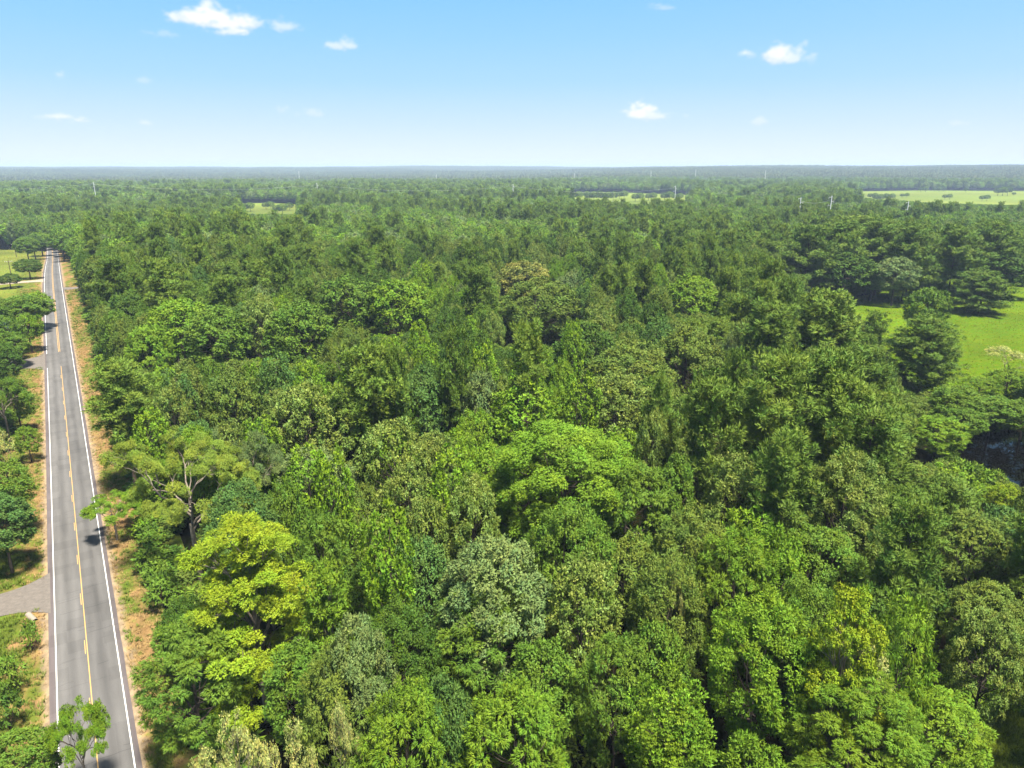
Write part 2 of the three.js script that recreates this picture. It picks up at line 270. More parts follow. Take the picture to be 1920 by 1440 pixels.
apron('side_road', SIDE[1], M.apron, 'asphalt side road joining the main road', 4.5);
apron('driveway', SIDE[2], M.gravel, 'long pale gravel driveway crossing the clearing', 2);
apron('driveway', SIDE[3], M.apron, 'short asphalt driveway mouth at the foot of the forest edge', 2);
{ // the gravel track behind the near driveway mouth
  const p = [], uv = [], idx = [];
  for (let i = 0; i <= 12; i++) for (let j = 0; j <= 2; j++) { const d = -9.0 - i * 2, [x, z] = roadPoint(35.8 + lerp(-2.7, 2.7, j / 2) + i * .3, d); p.push(x, H(x, z) + .09, z); uv.push(d / 3, j); }
  for (let i = 0; i < 12; i++) for (let j = 0; j < 2; j++) { const a = i * 3 + j; idx.push(a, a + 1, a + 3, a + 1, a + 4, a + 3); }
  structure(part(numbered('driveway'), geometry(p, null, uv, idx), M.gravel, scene), 'pale gravel track leading off the near asphalt driveway mouth');
}

// ───────────────────────── building trees ─────────────────────────
class Buf {
  constructor() { this.p = []; this.n = []; this.c = []; this.uv = []; this.i = []; }
  // a leaf spray: a pointed blade; a points along it, n faces out of it
  leaf(x, y, z, ax, ay, az, nx, ny, nz, L, W, r, g, b) {
    const sx = (ny * az - nz * ay) * W / 2, sy = (nz * ax - nx * az) * W / 2, sz = (nx * ay - ny * ax) * W / 2, k = this.p.length / 3;
    this.p.push(x - ax * L * .4 + sx, y - ay * L * .4 + sy, z - az * L * .4 + sz, x + ax * L * .6, y + ay * L * .6, z + az * L * .6, x - ax * L * .3 - sx, y - ay * L * .3 - sy, z - az * L * .3 - sz);
    for (let q = 0; q < 3; q++) { this.n.push(nx, ny, nz); this.c.push(r, g, b); }
    this.i.push(k, k + 2, k + 1);
  }
  needle(x, y, z, dx, dy, dz, sx, sy, sz, L, W, r, g, b) {
    const k = this.p.length / 3; let nx = dy * sz - dz * sy, ny = dz * sx - dx * sz, nz = dx * sy - dy * sx; const turned = ny < 0; if (turned) { nx = -nx; ny = -ny; nz = -nz; }
    this.p.push(x - sx * W / 2, y - sy * W / 2, z - sz * W / 2, x + sx * W / 2, y + sy * W / 2, z + sz * W / 2, x + dx * L, y + dy * L, z + dz * L);
    for (let q = 0; q < 3; q++) { this.n.push(nx, ny, nz); this.c.push(r, g, b); }
    turned ? this.i.push(k, k + 1, k + 2) : this.i.push(k, k + 2, k + 1);
  }
  tube(pts, rad, sides = 5) {
    const k0 = this.p.length / 3; let len = 0;
    for (let i = 0; i < pts.length; i++) {
      const a = pts[Math.max(0, i - 1)], b = pts[Math.min(pts.length - 1, i + 1)]; let tx = b[0] - a[0], ty = b[1] - a[1], tz = b[2] - a[2]; const tl = Math.hypot(tx, ty, tz) || 1; tx /= tl; ty /= tl; tz /= tl;
      let ux = Math.abs(ty) > .9 ? 1 : 0, uy = Math.abs(ty) > .9 ? 0 : 1, uz = 0; let d = ux * tx + uy * ty; ux -= d * tx; uy -= d * ty; uz -= d * tz; const ul = Math.hypot(ux, uy, uz); ux /= ul; uy /= ul; uz /= ul;
      const vx = ty * uz - tz * uy, vy = tz * ux - tx * uz, vz = tx * uy - ty * ux;
      if (i) len += Math.hypot(pts[i][0] - pts[i - 1][0], pts[i][1] - pts[i - 1][1], pts[i][2] - pts[i - 1][2]);
      for (let s = 0; s <= sides; s++) { const t = s / sides * Math.PI * 2, c = Math.cos(t), q = Math.sin(t), X = ux * c + vx * q, Y = uy * c + vy * q, Z = uz * c + vz * q; this.p.push(pts[i][0] + X * rad[i], pts[i][1] + Y * rad[i], pts[i][2] + Z * rad[i]); this.n.push(X, Y, Z); this.uv.push(s / sides, len / 1.5); }
    }
    for (let i = 0; i < pts.length - 1; i++) for (let s = 0; s < sides; s++) { const a = k0 + i * (sides + 1) + s, b = a + sides + 1; this.i.push(a, a + 1, b, a + 1, b + 1, b); }
  }
  get tris() { return this.i.length / 3; }
  geo() { return geometry(this.p, this.n, this.uv.length ? this.uv : null, this.i, this.c.length ? this.c : null); }
}
const unit = (rng) => { const y = rng() * 2 - 1, t = rng() * Math.PI * 2, r = Math.sqrt(1 - y * y); return [r * Math.cos(t), y, r * Math.sin(t)]; };
const nrm = (a) => { const l = Math.hypot(...a) || 1; return [a[0] / l, a[1] / l, a[2] / l]; };
const curve = (a, b, sag, n, rng, wob = .04) => { const out = [], L = Math.hypot(b[0] - a[0], b[1] - a[1], b[2] - a[2]); for (let i = 0; i <= n; i++) { const t = i / n, k = Math.sin(t * Math.PI); out.push([lerp(a[0], b[0], t) + (rng() - .5) * L * wob * k, lerp(a[1], b[1], t) + sag * L * k + (rng() - .5) * L * wob * k, lerp(a[2], b[2], t) + (rng() - .5) * L * wob * k]); } return out; };
const taper = (r0, r1, n) => Array.from({ length: n + 1 }, (_, i) => lerp(r0, r1, (i / n) ** .8));

// fills one lobe of a crown with leaf sprays. o: size of sprays (L, W), cover, up (how much they lie flat), droop, tip (share and colour of young or flowering tips), back (how far round the lobe is leafed)
function lobe(B, rng, c, r, out, o) {
  const sq = o.sq ?? .85, ls = o.ls, L0 = o.L * ls, W0 = o.W * ls, n = Math.max(3, Math.round(o.cover * 2 * Math.PI * r * r * (.4 + .6 * sq) / (L0 * W0 * .5)));
  const tone = .86 + .28 * rng(), warm = (rng() - .5) * .26, ph = rng() * 50, per = o.per ?? 4, spread = o.spread ?? 1.0, up = o.up ?? .35, lead = o.lead ?? .7;
  for (let k = 0; k < n; k += per) {          // sprigs of a few leaves fanning outwards
    let d = unit(rng); for (let q = 0; q < 4 && d[0] * out[0] + d[1] * out[1] + d[2] * out[2] < (o.back ?? -.25); q++) d = unit(rng);
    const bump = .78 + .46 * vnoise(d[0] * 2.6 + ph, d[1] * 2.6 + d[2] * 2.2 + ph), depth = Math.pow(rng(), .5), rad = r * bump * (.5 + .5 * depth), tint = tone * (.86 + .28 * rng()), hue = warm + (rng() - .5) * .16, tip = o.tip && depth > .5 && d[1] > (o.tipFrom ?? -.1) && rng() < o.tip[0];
    for (let m = 0; m < per && k + m < n; m++) {
      const q = unit(rng), size = .65 + .7 * rng(); let a = nrm([d[0] * lead + q[0] * spread, d[1] * lead + q[1] * spread * .8 - (o.droop ?? .15) + (o.rise ?? 0), d[2] * lead + q[2] * spread]);
      const j = unit(rng); let nn = [d[0] * .5 + out[0] * .45 + j[0] * .34, d[1] * .5 + out[1] * .4 + j[1] * .34 + up * .8, d[2] * .5 + out[2] * .45 + j[2] * .34]; const dt = a[0] * nn[0] + a[1] * nn[1] + a[2] * nn[2]; nn = nrm([nn[0] - a[0] * dt, nn[1] - a[1] * dt, nn[2] - a[2] * dt]);
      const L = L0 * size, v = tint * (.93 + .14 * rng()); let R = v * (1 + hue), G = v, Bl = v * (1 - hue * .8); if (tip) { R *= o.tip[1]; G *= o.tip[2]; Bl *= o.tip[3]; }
      B.leaf(c[0] + d[0] * rad + a[0] * L * .5 + q[2] * L0 * .5, c[1] + d[1] * rad * sq + a[1] * L * .5 + q[1] * L0 * .3, c[2] + d[2] * rad + a[2] * L * .5 + q[0] * L0 * .5, a[0], a[1], a[2], nn[0], nn[1], nn[2], L, W0 * size, R, G, Bl);
    }
  }
}
// trunk with a limb to each lobe given
function limbsTo(B, rng, h0, top, r0, targets, sides = 5) {
  for (const t of targets) { const y0 = lerp(h0, top, clamp(rng() * .5 + .45 * (t[1] - h0) / Math.max(1, top - h0) - .1, 0, .92)), rr = r0 * lerp(.62, .22, clamp((y0 - h0) / (top - h0 + .01))); B.tube(curve([0, y0, 0], t, -.08, 4, rng, .16), taper(rr * .75, .03, 4), sides); }
}
const trunkLine = (rng, h, lean = .03) => { const a = rng() * 6.3, l = lean * h * rng(); return Array.from({ length: 7 }, (_, i) => { const t = i / 6; return [Math.cos(a) * l * t * t + (i ? (rng() - .5) * .12 : 0), h * t - (i ? 0 : .5), Math.sin(a) * l * t * t + (i ? (rng() - .5) * .12 : 0)]; }); };

// Each maker returns { trunk, crown, R, h }, the tree standing at the origin, at its nominal size; ls makes the sprays larger (and fewer) for trees that stand farther away.
const MAKE = {
  round(seed, ls, o = {}) {            // dense rounded broadleaf
    const rng = rngOf(seed), h = 19, R = 5.1, cb = o.cb ?? 5, C = new Buf(), T = new Buf(), cy = (h + cb) / 2, ry = (h - cb) / 2, ph = rng() * 90, targets = [], N = o.N ?? 58, far = ls > 1.8;
    const P = { L: .36, W: .22, cover: 1.15, ls, up: .35, droop: .15, ...o.leaf };
    for (let k = 0; k < N; k++) {
      const y = 1 - 1.72 * (k + .5) / N, t = k * 2.39996 + rng() * .5, q = Math.sqrt(1 - y * y), d = [q * Math.cos(t), y, q * Math.sin(t)], g = .90 + .20 * vnoise(d[0] * 1.5 + ph, d[2] * 1.5 + d[1] + ph), f = (.80 + .10 * rng()) * g, taperDown = y < 0 ? 1 - .25 * y * y : 1;
      const r = R * (.17 + .11 * rng()) * (o.lobe ?? 1), c = [d[0] * R * f * taperDown, cy + d[1] * ry * f, d[2] * R * f * taperDown];
      lobe(C, rng, c, r, nrm([d[0], d[1] + .25, d[2]]), P); if (k % (far ? 6 : 2) === 0) targets.push(c);
      if (!far) for (let m = 0; m < 2; m++) { const e = unit(rng), w = nrm([d[0] + e[0] * .8, d[1] + e[1] * .6 + .25, d[2] + e[2] * .8]); lobe(C, rng, [c[0] + w[0] * r * .85, c[1] + w[1] * r * .8, c[2] + w[2] * r * .85], r * (.34 + .2 * rng()), w, P); }
    }
    T.tube(trunkLine(rng, h * .72), taper(.34, .10, 6), far ? 4 : 7); limbsTo(T, rng, h * .22, h * .7, .34, targets, far ? 3 : 5);
    return { trunk: T, crown: C, R, h };
  },
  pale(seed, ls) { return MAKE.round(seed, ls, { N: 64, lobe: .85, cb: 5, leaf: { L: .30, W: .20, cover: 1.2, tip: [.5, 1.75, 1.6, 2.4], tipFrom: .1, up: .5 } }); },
  feather(seed, ls) { return MAKE.round(seed, ls, { N: 50, lobe: 1.0, cb: 3.5, leaf: { L: .44, W: .145, cover: 1.2, droop: .5, lead: 1.2, per: 7, spread: .7, up: .25, sq: .75, back: -.4 } }); },
  conical(seed, ls) {                  // upright tree of star-like bunches with lighter tips
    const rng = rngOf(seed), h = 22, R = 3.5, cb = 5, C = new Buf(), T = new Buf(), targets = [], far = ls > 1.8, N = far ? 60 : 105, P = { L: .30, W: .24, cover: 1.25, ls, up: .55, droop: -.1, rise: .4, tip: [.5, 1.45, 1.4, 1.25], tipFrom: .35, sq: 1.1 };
    for (let k = 0; k < N; k++) { const t = (k + .5) / N, y = lerp(cb, h - .8, 1 - (1 - t) ** .8), w = Math.sin(Math.PI * Math.pow(clamp(1.02 - (y - cb) / (h - cb)), .72)) * .9 + .06, a = k * 2.39996 + rng() * .6, rr = R * w * (.62 + .42 * rng()), c = [Math.cos(a) * rr, y, Math.sin(a) * rr], d = nrm([Math.cos(a), .55, Math.sin(a)]); lobe(C, rng, c, .58 + .38 * rng(), d, P); if (k % (far ? 10 : 3) === 0) targets.push(c); }
    T.tube(trunkLine(rng, h * .94, .02), taper(.3, .04, 6), far ? 4 : 6); limbsTo(T, rng, h * .2, h * .9, .26, targets, far ? 3 : 4);
    return { trunk: T, crown: C, R, h };
  },
  layered(seed, ls) {                  // open crown of flat plates of fine foliage on pale forking limbs
    const rng = rngOf(seed), h = 21, R = 6.6, C = new Buf(), T = new Buf(), far = ls > 1.8, P = { L: .38, W: .21, cover: 1.15, ls, up: .5, droop: .35, sq: .62, back: -.2 };
    T.tube(trunkLine(rng, h * .6, .05), taper(.30, .14, 6), 7);
    for (let k = 0; k < 24; k++) {
      const a = k * 2.39996 + rng() * .7, t = (k + .4) / 24, y = lerp(h * .97, h * .24, t ** 1.05), rr = R * (k < 2 ? .12 + .15 * k : Math.sqrt(.10 + .8 * Math.min(t, .75)) * (.55 + .5 * rng())), e = [Math.cos(a) * rr, y, Math.sin(a) * rr], y0 = lerp(h * .58, h * .14, t);
      const main = curve([0, y0, 0], [e[0] * .95, e[1] - .4, e[2] * .95], .10, 6, rng, .10); T.tube(main, taper(.13, .03, 6), 5);
      const m = 6 + Math.floor(rng() * 4);
      for (let q = 0; q < m; q++) { const w = unit(rng), c = [e[0] + w[0] * 1.7, e[1] + w[1] * 1.0, e[2] + w[2] * 1.7], r = .5 + .45 * rng(); T.tube(curve(main[4], c, .05, 3, rng, .12), taper(.06, .015, 3), 3); lobe(C, rng, c, r, nrm([w[0] * .4, 1, w[2] * .4]), P); for (let v = 0; v < 3; v++) { const u = unit(rng); lobe(C, rng, [c[0] + u[0] * r, c[1] - .15 + u[1] * .25, c[2] + u[2] * r], r * (.35 + .25 * rng()), nrm([u[0], .6, u[2]]), P); } }
    }
    return { trunk: T, crown: C, R: 8, h };
  },
  vase(seed, ls) {                     // tall bare forking limbs carrying a thin umbrella of leaves
    const rng = rngOf(seed), h = 18, R = 8.6, C = new Buf(), T = new Buf(), P = { L: .24, W: .15, cover: 1.05, ls, up: .5, droop: .2, sq: .75, back: -.2 };
    T.tube(trunkLine(rng, h * .40, .08), taper(.42, .3, 6), 7);
    const fork = (p, dir, len, r, lev) => {
      const e = [p[0] + dir[0] * len, p[1] + dir[1] * len, p[2] + dir[2] * len]; T.tube(curve(p, e, .05, 4, rng, .13), taper(r, r * .55, 4), lev > 1 ? 3 : 5);
      if (lev >= 3) { for (let v = 0; v < 2; v++) { const w = unit(rng); lobe(C, rng, [e[0] + w[0] * .5, e[1] + w[1] * .4, e[2] + w[2] * .5], .42 + .42 * rng(), nrm([dir[0] + w[0], .9, dir[2] + w[2]]), P); } return; }
      if (lev === 2) lobe(C, rng, e, .5 + .45 * rng(), nrm([dir[0], .9, dir[2]]), P);
      const m = 3; for (let k = 0; k < m; k++) { const j = unit(rng); fork(e, nrm([dir[0] + j[0] * .75, Math.max(-.15, dir[1] * .75 + j[1] * .35), dir[2] + j[2] * .75]), len * (.58 + .2 * rng()), r * .55, lev + 1); }
    };
    for (let k = 0; k < 7; k++) { const a = k * 1.047 + rng() * .6, f = k ? .95 : .1; fork([0, h * (.33 + .03 * k), 0], nrm([Math.cos(a) * f, .55 + .55 * rng() + (k ? 0 : .6), Math.sin(a) * f]), 3.2 + 1.6 * rng(), .17, 0); }
    return { trunk: T, crown: C, R, h };
  },
  dying(seed, ls) {                    // bleached twiggy tree with lichen and only a few pale leaves
    const rng = rngOf(seed), h = 16, R = 5, C = new Buf(), T = new Buf(), P = { L: .20, W: .13, cover: .34, ls, up: .4, droop: .1, tip: [.4, 1.5, 1.3, 1.6] };
    T.tube(trunkLine(rng, h * .6, .06), taper(.26, .14, 6), 6);
    const fork = (p, dir, len, r, lev) => { const e = [p[0] + dir[0] * len, p[1] + dir[1] * len, p[2] + dir[2] * len]; T.tube(curve(p, e, .02, 3, rng, .22), taper(r, r * .6, 3), lev > 1 ? 3 : 4); if (lev >= 4) { lobe(C, rng, e, .24 + .3 * rng(), nrm([dir[0], .6, dir[2]]), P); return; } if (lev === 3 || rng() < .3) lobe(C, rng, e, .3 + .35 * rng(), nrm([dir[0], .6, dir[2]]), P); for (let k = 0; k < 3; k++) { const j = unit(rng); fork(e, nrm([dir[0] + j[0] * .95, dir[1] * .8 + j[1] * .6 + .15, dir[2] + j[2] * .95]), len * (.55 + .25 * rng()), Math.max(.028, r * .6), lev + 1); } };
    for (let k = 0; k < 3; k++) { const a = k * 2.1 + rng(); fork([0, h * (.42 + .08 * k), 0], nrm([Math.cos(a) * .6, .9, Math.sin(a) * .6]), 3.1, .12, 0); }
    return { trunk: T, crown: C, R, h };
  },
  pine(seed, ls, o = {}) {             // straight trunk, whorls of rising branches with puffs of needles
    const rng = rngOf(seed), h = o.h ?? 29, R = o.R ?? 4.1, cb = o.cb ?? 12, C = new Buf(), T = new Buf(), far = ls > 1.8, W = o.whorls ?? 15, line = trunkLine(rng, h * .97, .025);
    T.tube(line, taper(.33, .05, 6), far ? 4 : 7);
    const at = (y) => { const t = clamp(y / (h * .97)) * 6, i = Math.min(5, Math.floor(t)); return [lerp(line[i][0], line[i + 1][0], t - i), y, lerp(line[i][2], line[i + 1][2], t - i)]; };
    const P = { L: .46, W: .125, cover: 1.15, ls, up: .55, lead: .8, droop: 0, rise: .35, spread: .75, per: 8, sq: .8, back: -.2 }, puff = (c, r, d) => lobe(C, rng, c, r, nrm([d[0], .75, d[2]]), P);
    for (let w = 0; w < W; w++) {
      const t = (w + .3 * rng()) / W, y = lerp(cb, h * .955, t), len = R * (o.shape ? o.shape(t) : Math.pow(Math.sin(Math.PI * lerp(.26, .89, t)), .65)) , m = 3 + Math.floor(rng() * 3), p = at(y), off = rng() * 6.3;
      for (let b = 0; b < m; b++) {
        const a = off + b / m * 6.283 + (rng() - .5) * .7, l = len * (.55 + .6 * rng()), rise = lerp(.02, .75, t) * l + .1 * l * (rng() - .2), e = [p[0] + Math.cos(a) * l, y + rise, p[2] + Math.sin(a) * l];
        const br = curve(p, e, -.06, 4, rng, .06); T.tube(br, taper(.075, .02, 4), 3);
        const np = Math.max(2, Math.round(l * 1.25)) + 1;
        for (let k = 0; k < np; k++) { const f = lerp(.38, 1.0, k / (np - 1)), i = Math.min(3, Math.floor(f * 4)), g = f * 4 - i, j = unit(rng), sp = .75 * (1.15 - f * .5) * Math.min(1, l / 2.2); puff([lerp(br[i][0], br[i + 1][0], g) + j[0] * sp, lerp(br[i][1], br[i + 1][1], g) + .12 + Math.abs(j[1]) * .35, lerp(br[i][2], br[i + 1][2], g) + j[2] * sp], .50 + .36 * rng(), [Math.cos(a) * .6, 0, Math.sin(a) * .6]); }
      }
    }
    for (let k = 0; k < 5; k++) { const j = unit(rng); puff([line[6][0] + j[0] * .6, h * .965 + j[1] * .4, line[6][2] + j[2] * .6], .55, j); }
    return { trunk: T, crown: C, R, h };
  },
  fieldpine(seed, ls) { return MAKE.pine(seed, ls, { h: 24, R: 6.4, cb: 2.2, whorls: 26, shape: (t) => Math.pow(Math.sin(Math.PI * lerp(.28, .98, t)), .6) }); },
  shrub(seed, ls) {
    const rng = rngOf(seed), C = new Buf(), T = new Buf(), R = 1.9, h = 3.4, P = { L: .34, W: .19, cover: 1.05, ls, up: .4, droop: .3, sq: .9 };
    for (let k = 0; k < 9; k++) { const a = k * 2.4 + rng(), r = Math.sqrt(k / 9) * R * .75, c = [Math.cos(a) * r, lerp(2.5, .9, (k / 9) ** 1.2) + rng() * .4, Math.sin(a) * r]; lobe(C, rng, c, .55 + .45 * rng(), nrm([Math.cos(a) * .6, .8, Math.sin(a) * .6]), P); T.tube(curve([0, 0, 0], c, .1, 2, rng), taper(.05, .02, 2), 3); }
    return { trunk: T, crown: C, R, h };
  },
};
const KIND = {
  round: { name: 'broadleaf_tree', cat: 'broadleaf tree', form: 'round tree', bark: 'bark', v: 4 }, pale: { name: 'broadleaf_tree', cat: 'broadleaf tree', form: 'cream-tipped tree', bark: 'bark', v: 2 }, feather: { name: 'broadleaf_tree', cat: 'broadleaf tree', form: 'drooping feathery tree', bark: 'bark', v: 3 },
  conical: { name: 'broadleaf_tree', cat: 'broadleaf tree', form: 'conical tree', bark: 'bark', v: 2 }, layered: { name: 'broadleaf_tree', cat: 'broadleaf tree', form: 'layered tree', bark: 'paleBark', v: 2 }, vase: { name: 'broadleaf_tree', cat: 'broadleaf tree', form: 'umbrella crowned tree', bark: 'paleBark', v: 1 },
  dying: { name: 'dying_tree', cat: 'dying tree', form: 'bleached half-dead tree', bark: 'lichen', v: 2 }, pine: { name: 'pine_tree', cat: 'pine tree', form: 'tall pine', bark: 'pineBark', v: 3 }, fieldpine: { name: 'pine_tree', cat: 'pine tree', form: 'broad pine', bark: 'pineBark', v: 1 }, shrub: { name: 'shrub', cat: 'shrub', form: 'shrub', bark: 'bark', v: 2 },
};
const TINT = {
  dark: [[0.055, 0.106, 0.013], 'dark green'], mid: [[0.089, 0.157, 0.016], 'mid green'], bright: [[0.117, 0.204, 0.013], 'bright green'], yellow: [[0.180, 0.249, 0.012], 'yellow-green'], lime: [[0.103, 0.178, 0.012], 'lime green'], olive: [[0.103, 0.151, 0.022], 'olive green'],
  bluish: [[0.069, 0.134, 0.027], 'blue-green'], grey: [[0.123, 0.178, 0.052], 'grey-green'], pine: [[0.099, 0.161, 0.021], 'deep green'], pinel: [[0.123, 0.185, 0.023], 'olive green'], straw: [[0.312, 0.347, 0.093], 'straw coloured'], gold: [[0.130, 0.147, 0.023], 'golden green'], spring: [[0.173, 0.233, 0.027], 'light green'], rust: [[0.220, 0.095, 0.037], 'rusty brown'],
};
const protoCache = new Map(), matCache = new Map();
function proto(kind, variant, ls) {
  const key = kind + variant + '@' + ls;
  if (!protoCache.has(key)) { const t = MAKE[kind](1000 + variant * 77 + Object.keys(MAKE).indexOf(kind) * 1313, ls); const p = t.crown.p, rad = [], ys = []; for (let i = 0; i < p.length; i += 27) { rad.push(Math.hypot(p[i], p[i + 2])); ys.push(p[i + 1]); } rad.sort((a, b) => a - b); ys.sort((a, b) => a - b);
    protoCache.set(key, { trunk: t.trunk.geo(), crown: t.crown.geo(), R: rad[Math.floor(rad.length * .95)], h: ys[Math.floor(ys.length * .998)], tris: t.trunk.tris + t.crown.tris }); }
  return protoCache.get(key);
}
function leafMat(c) { const k = Array.isArray(c) ? c.join() : c; if (!matCache.has(k)) matCache.set(k, new THREE.MeshPhysicalMaterial({ color: Array.isArray(c) ? new THREE.Color().setRGB(...c) : new THREE.Color(1, 1, 1), vertexColors: true, roughness: .60, specularIntensity: .20, transmission: .10, thickness: 0, side: THREE.DoubleSide })); return matCache.get(k); }

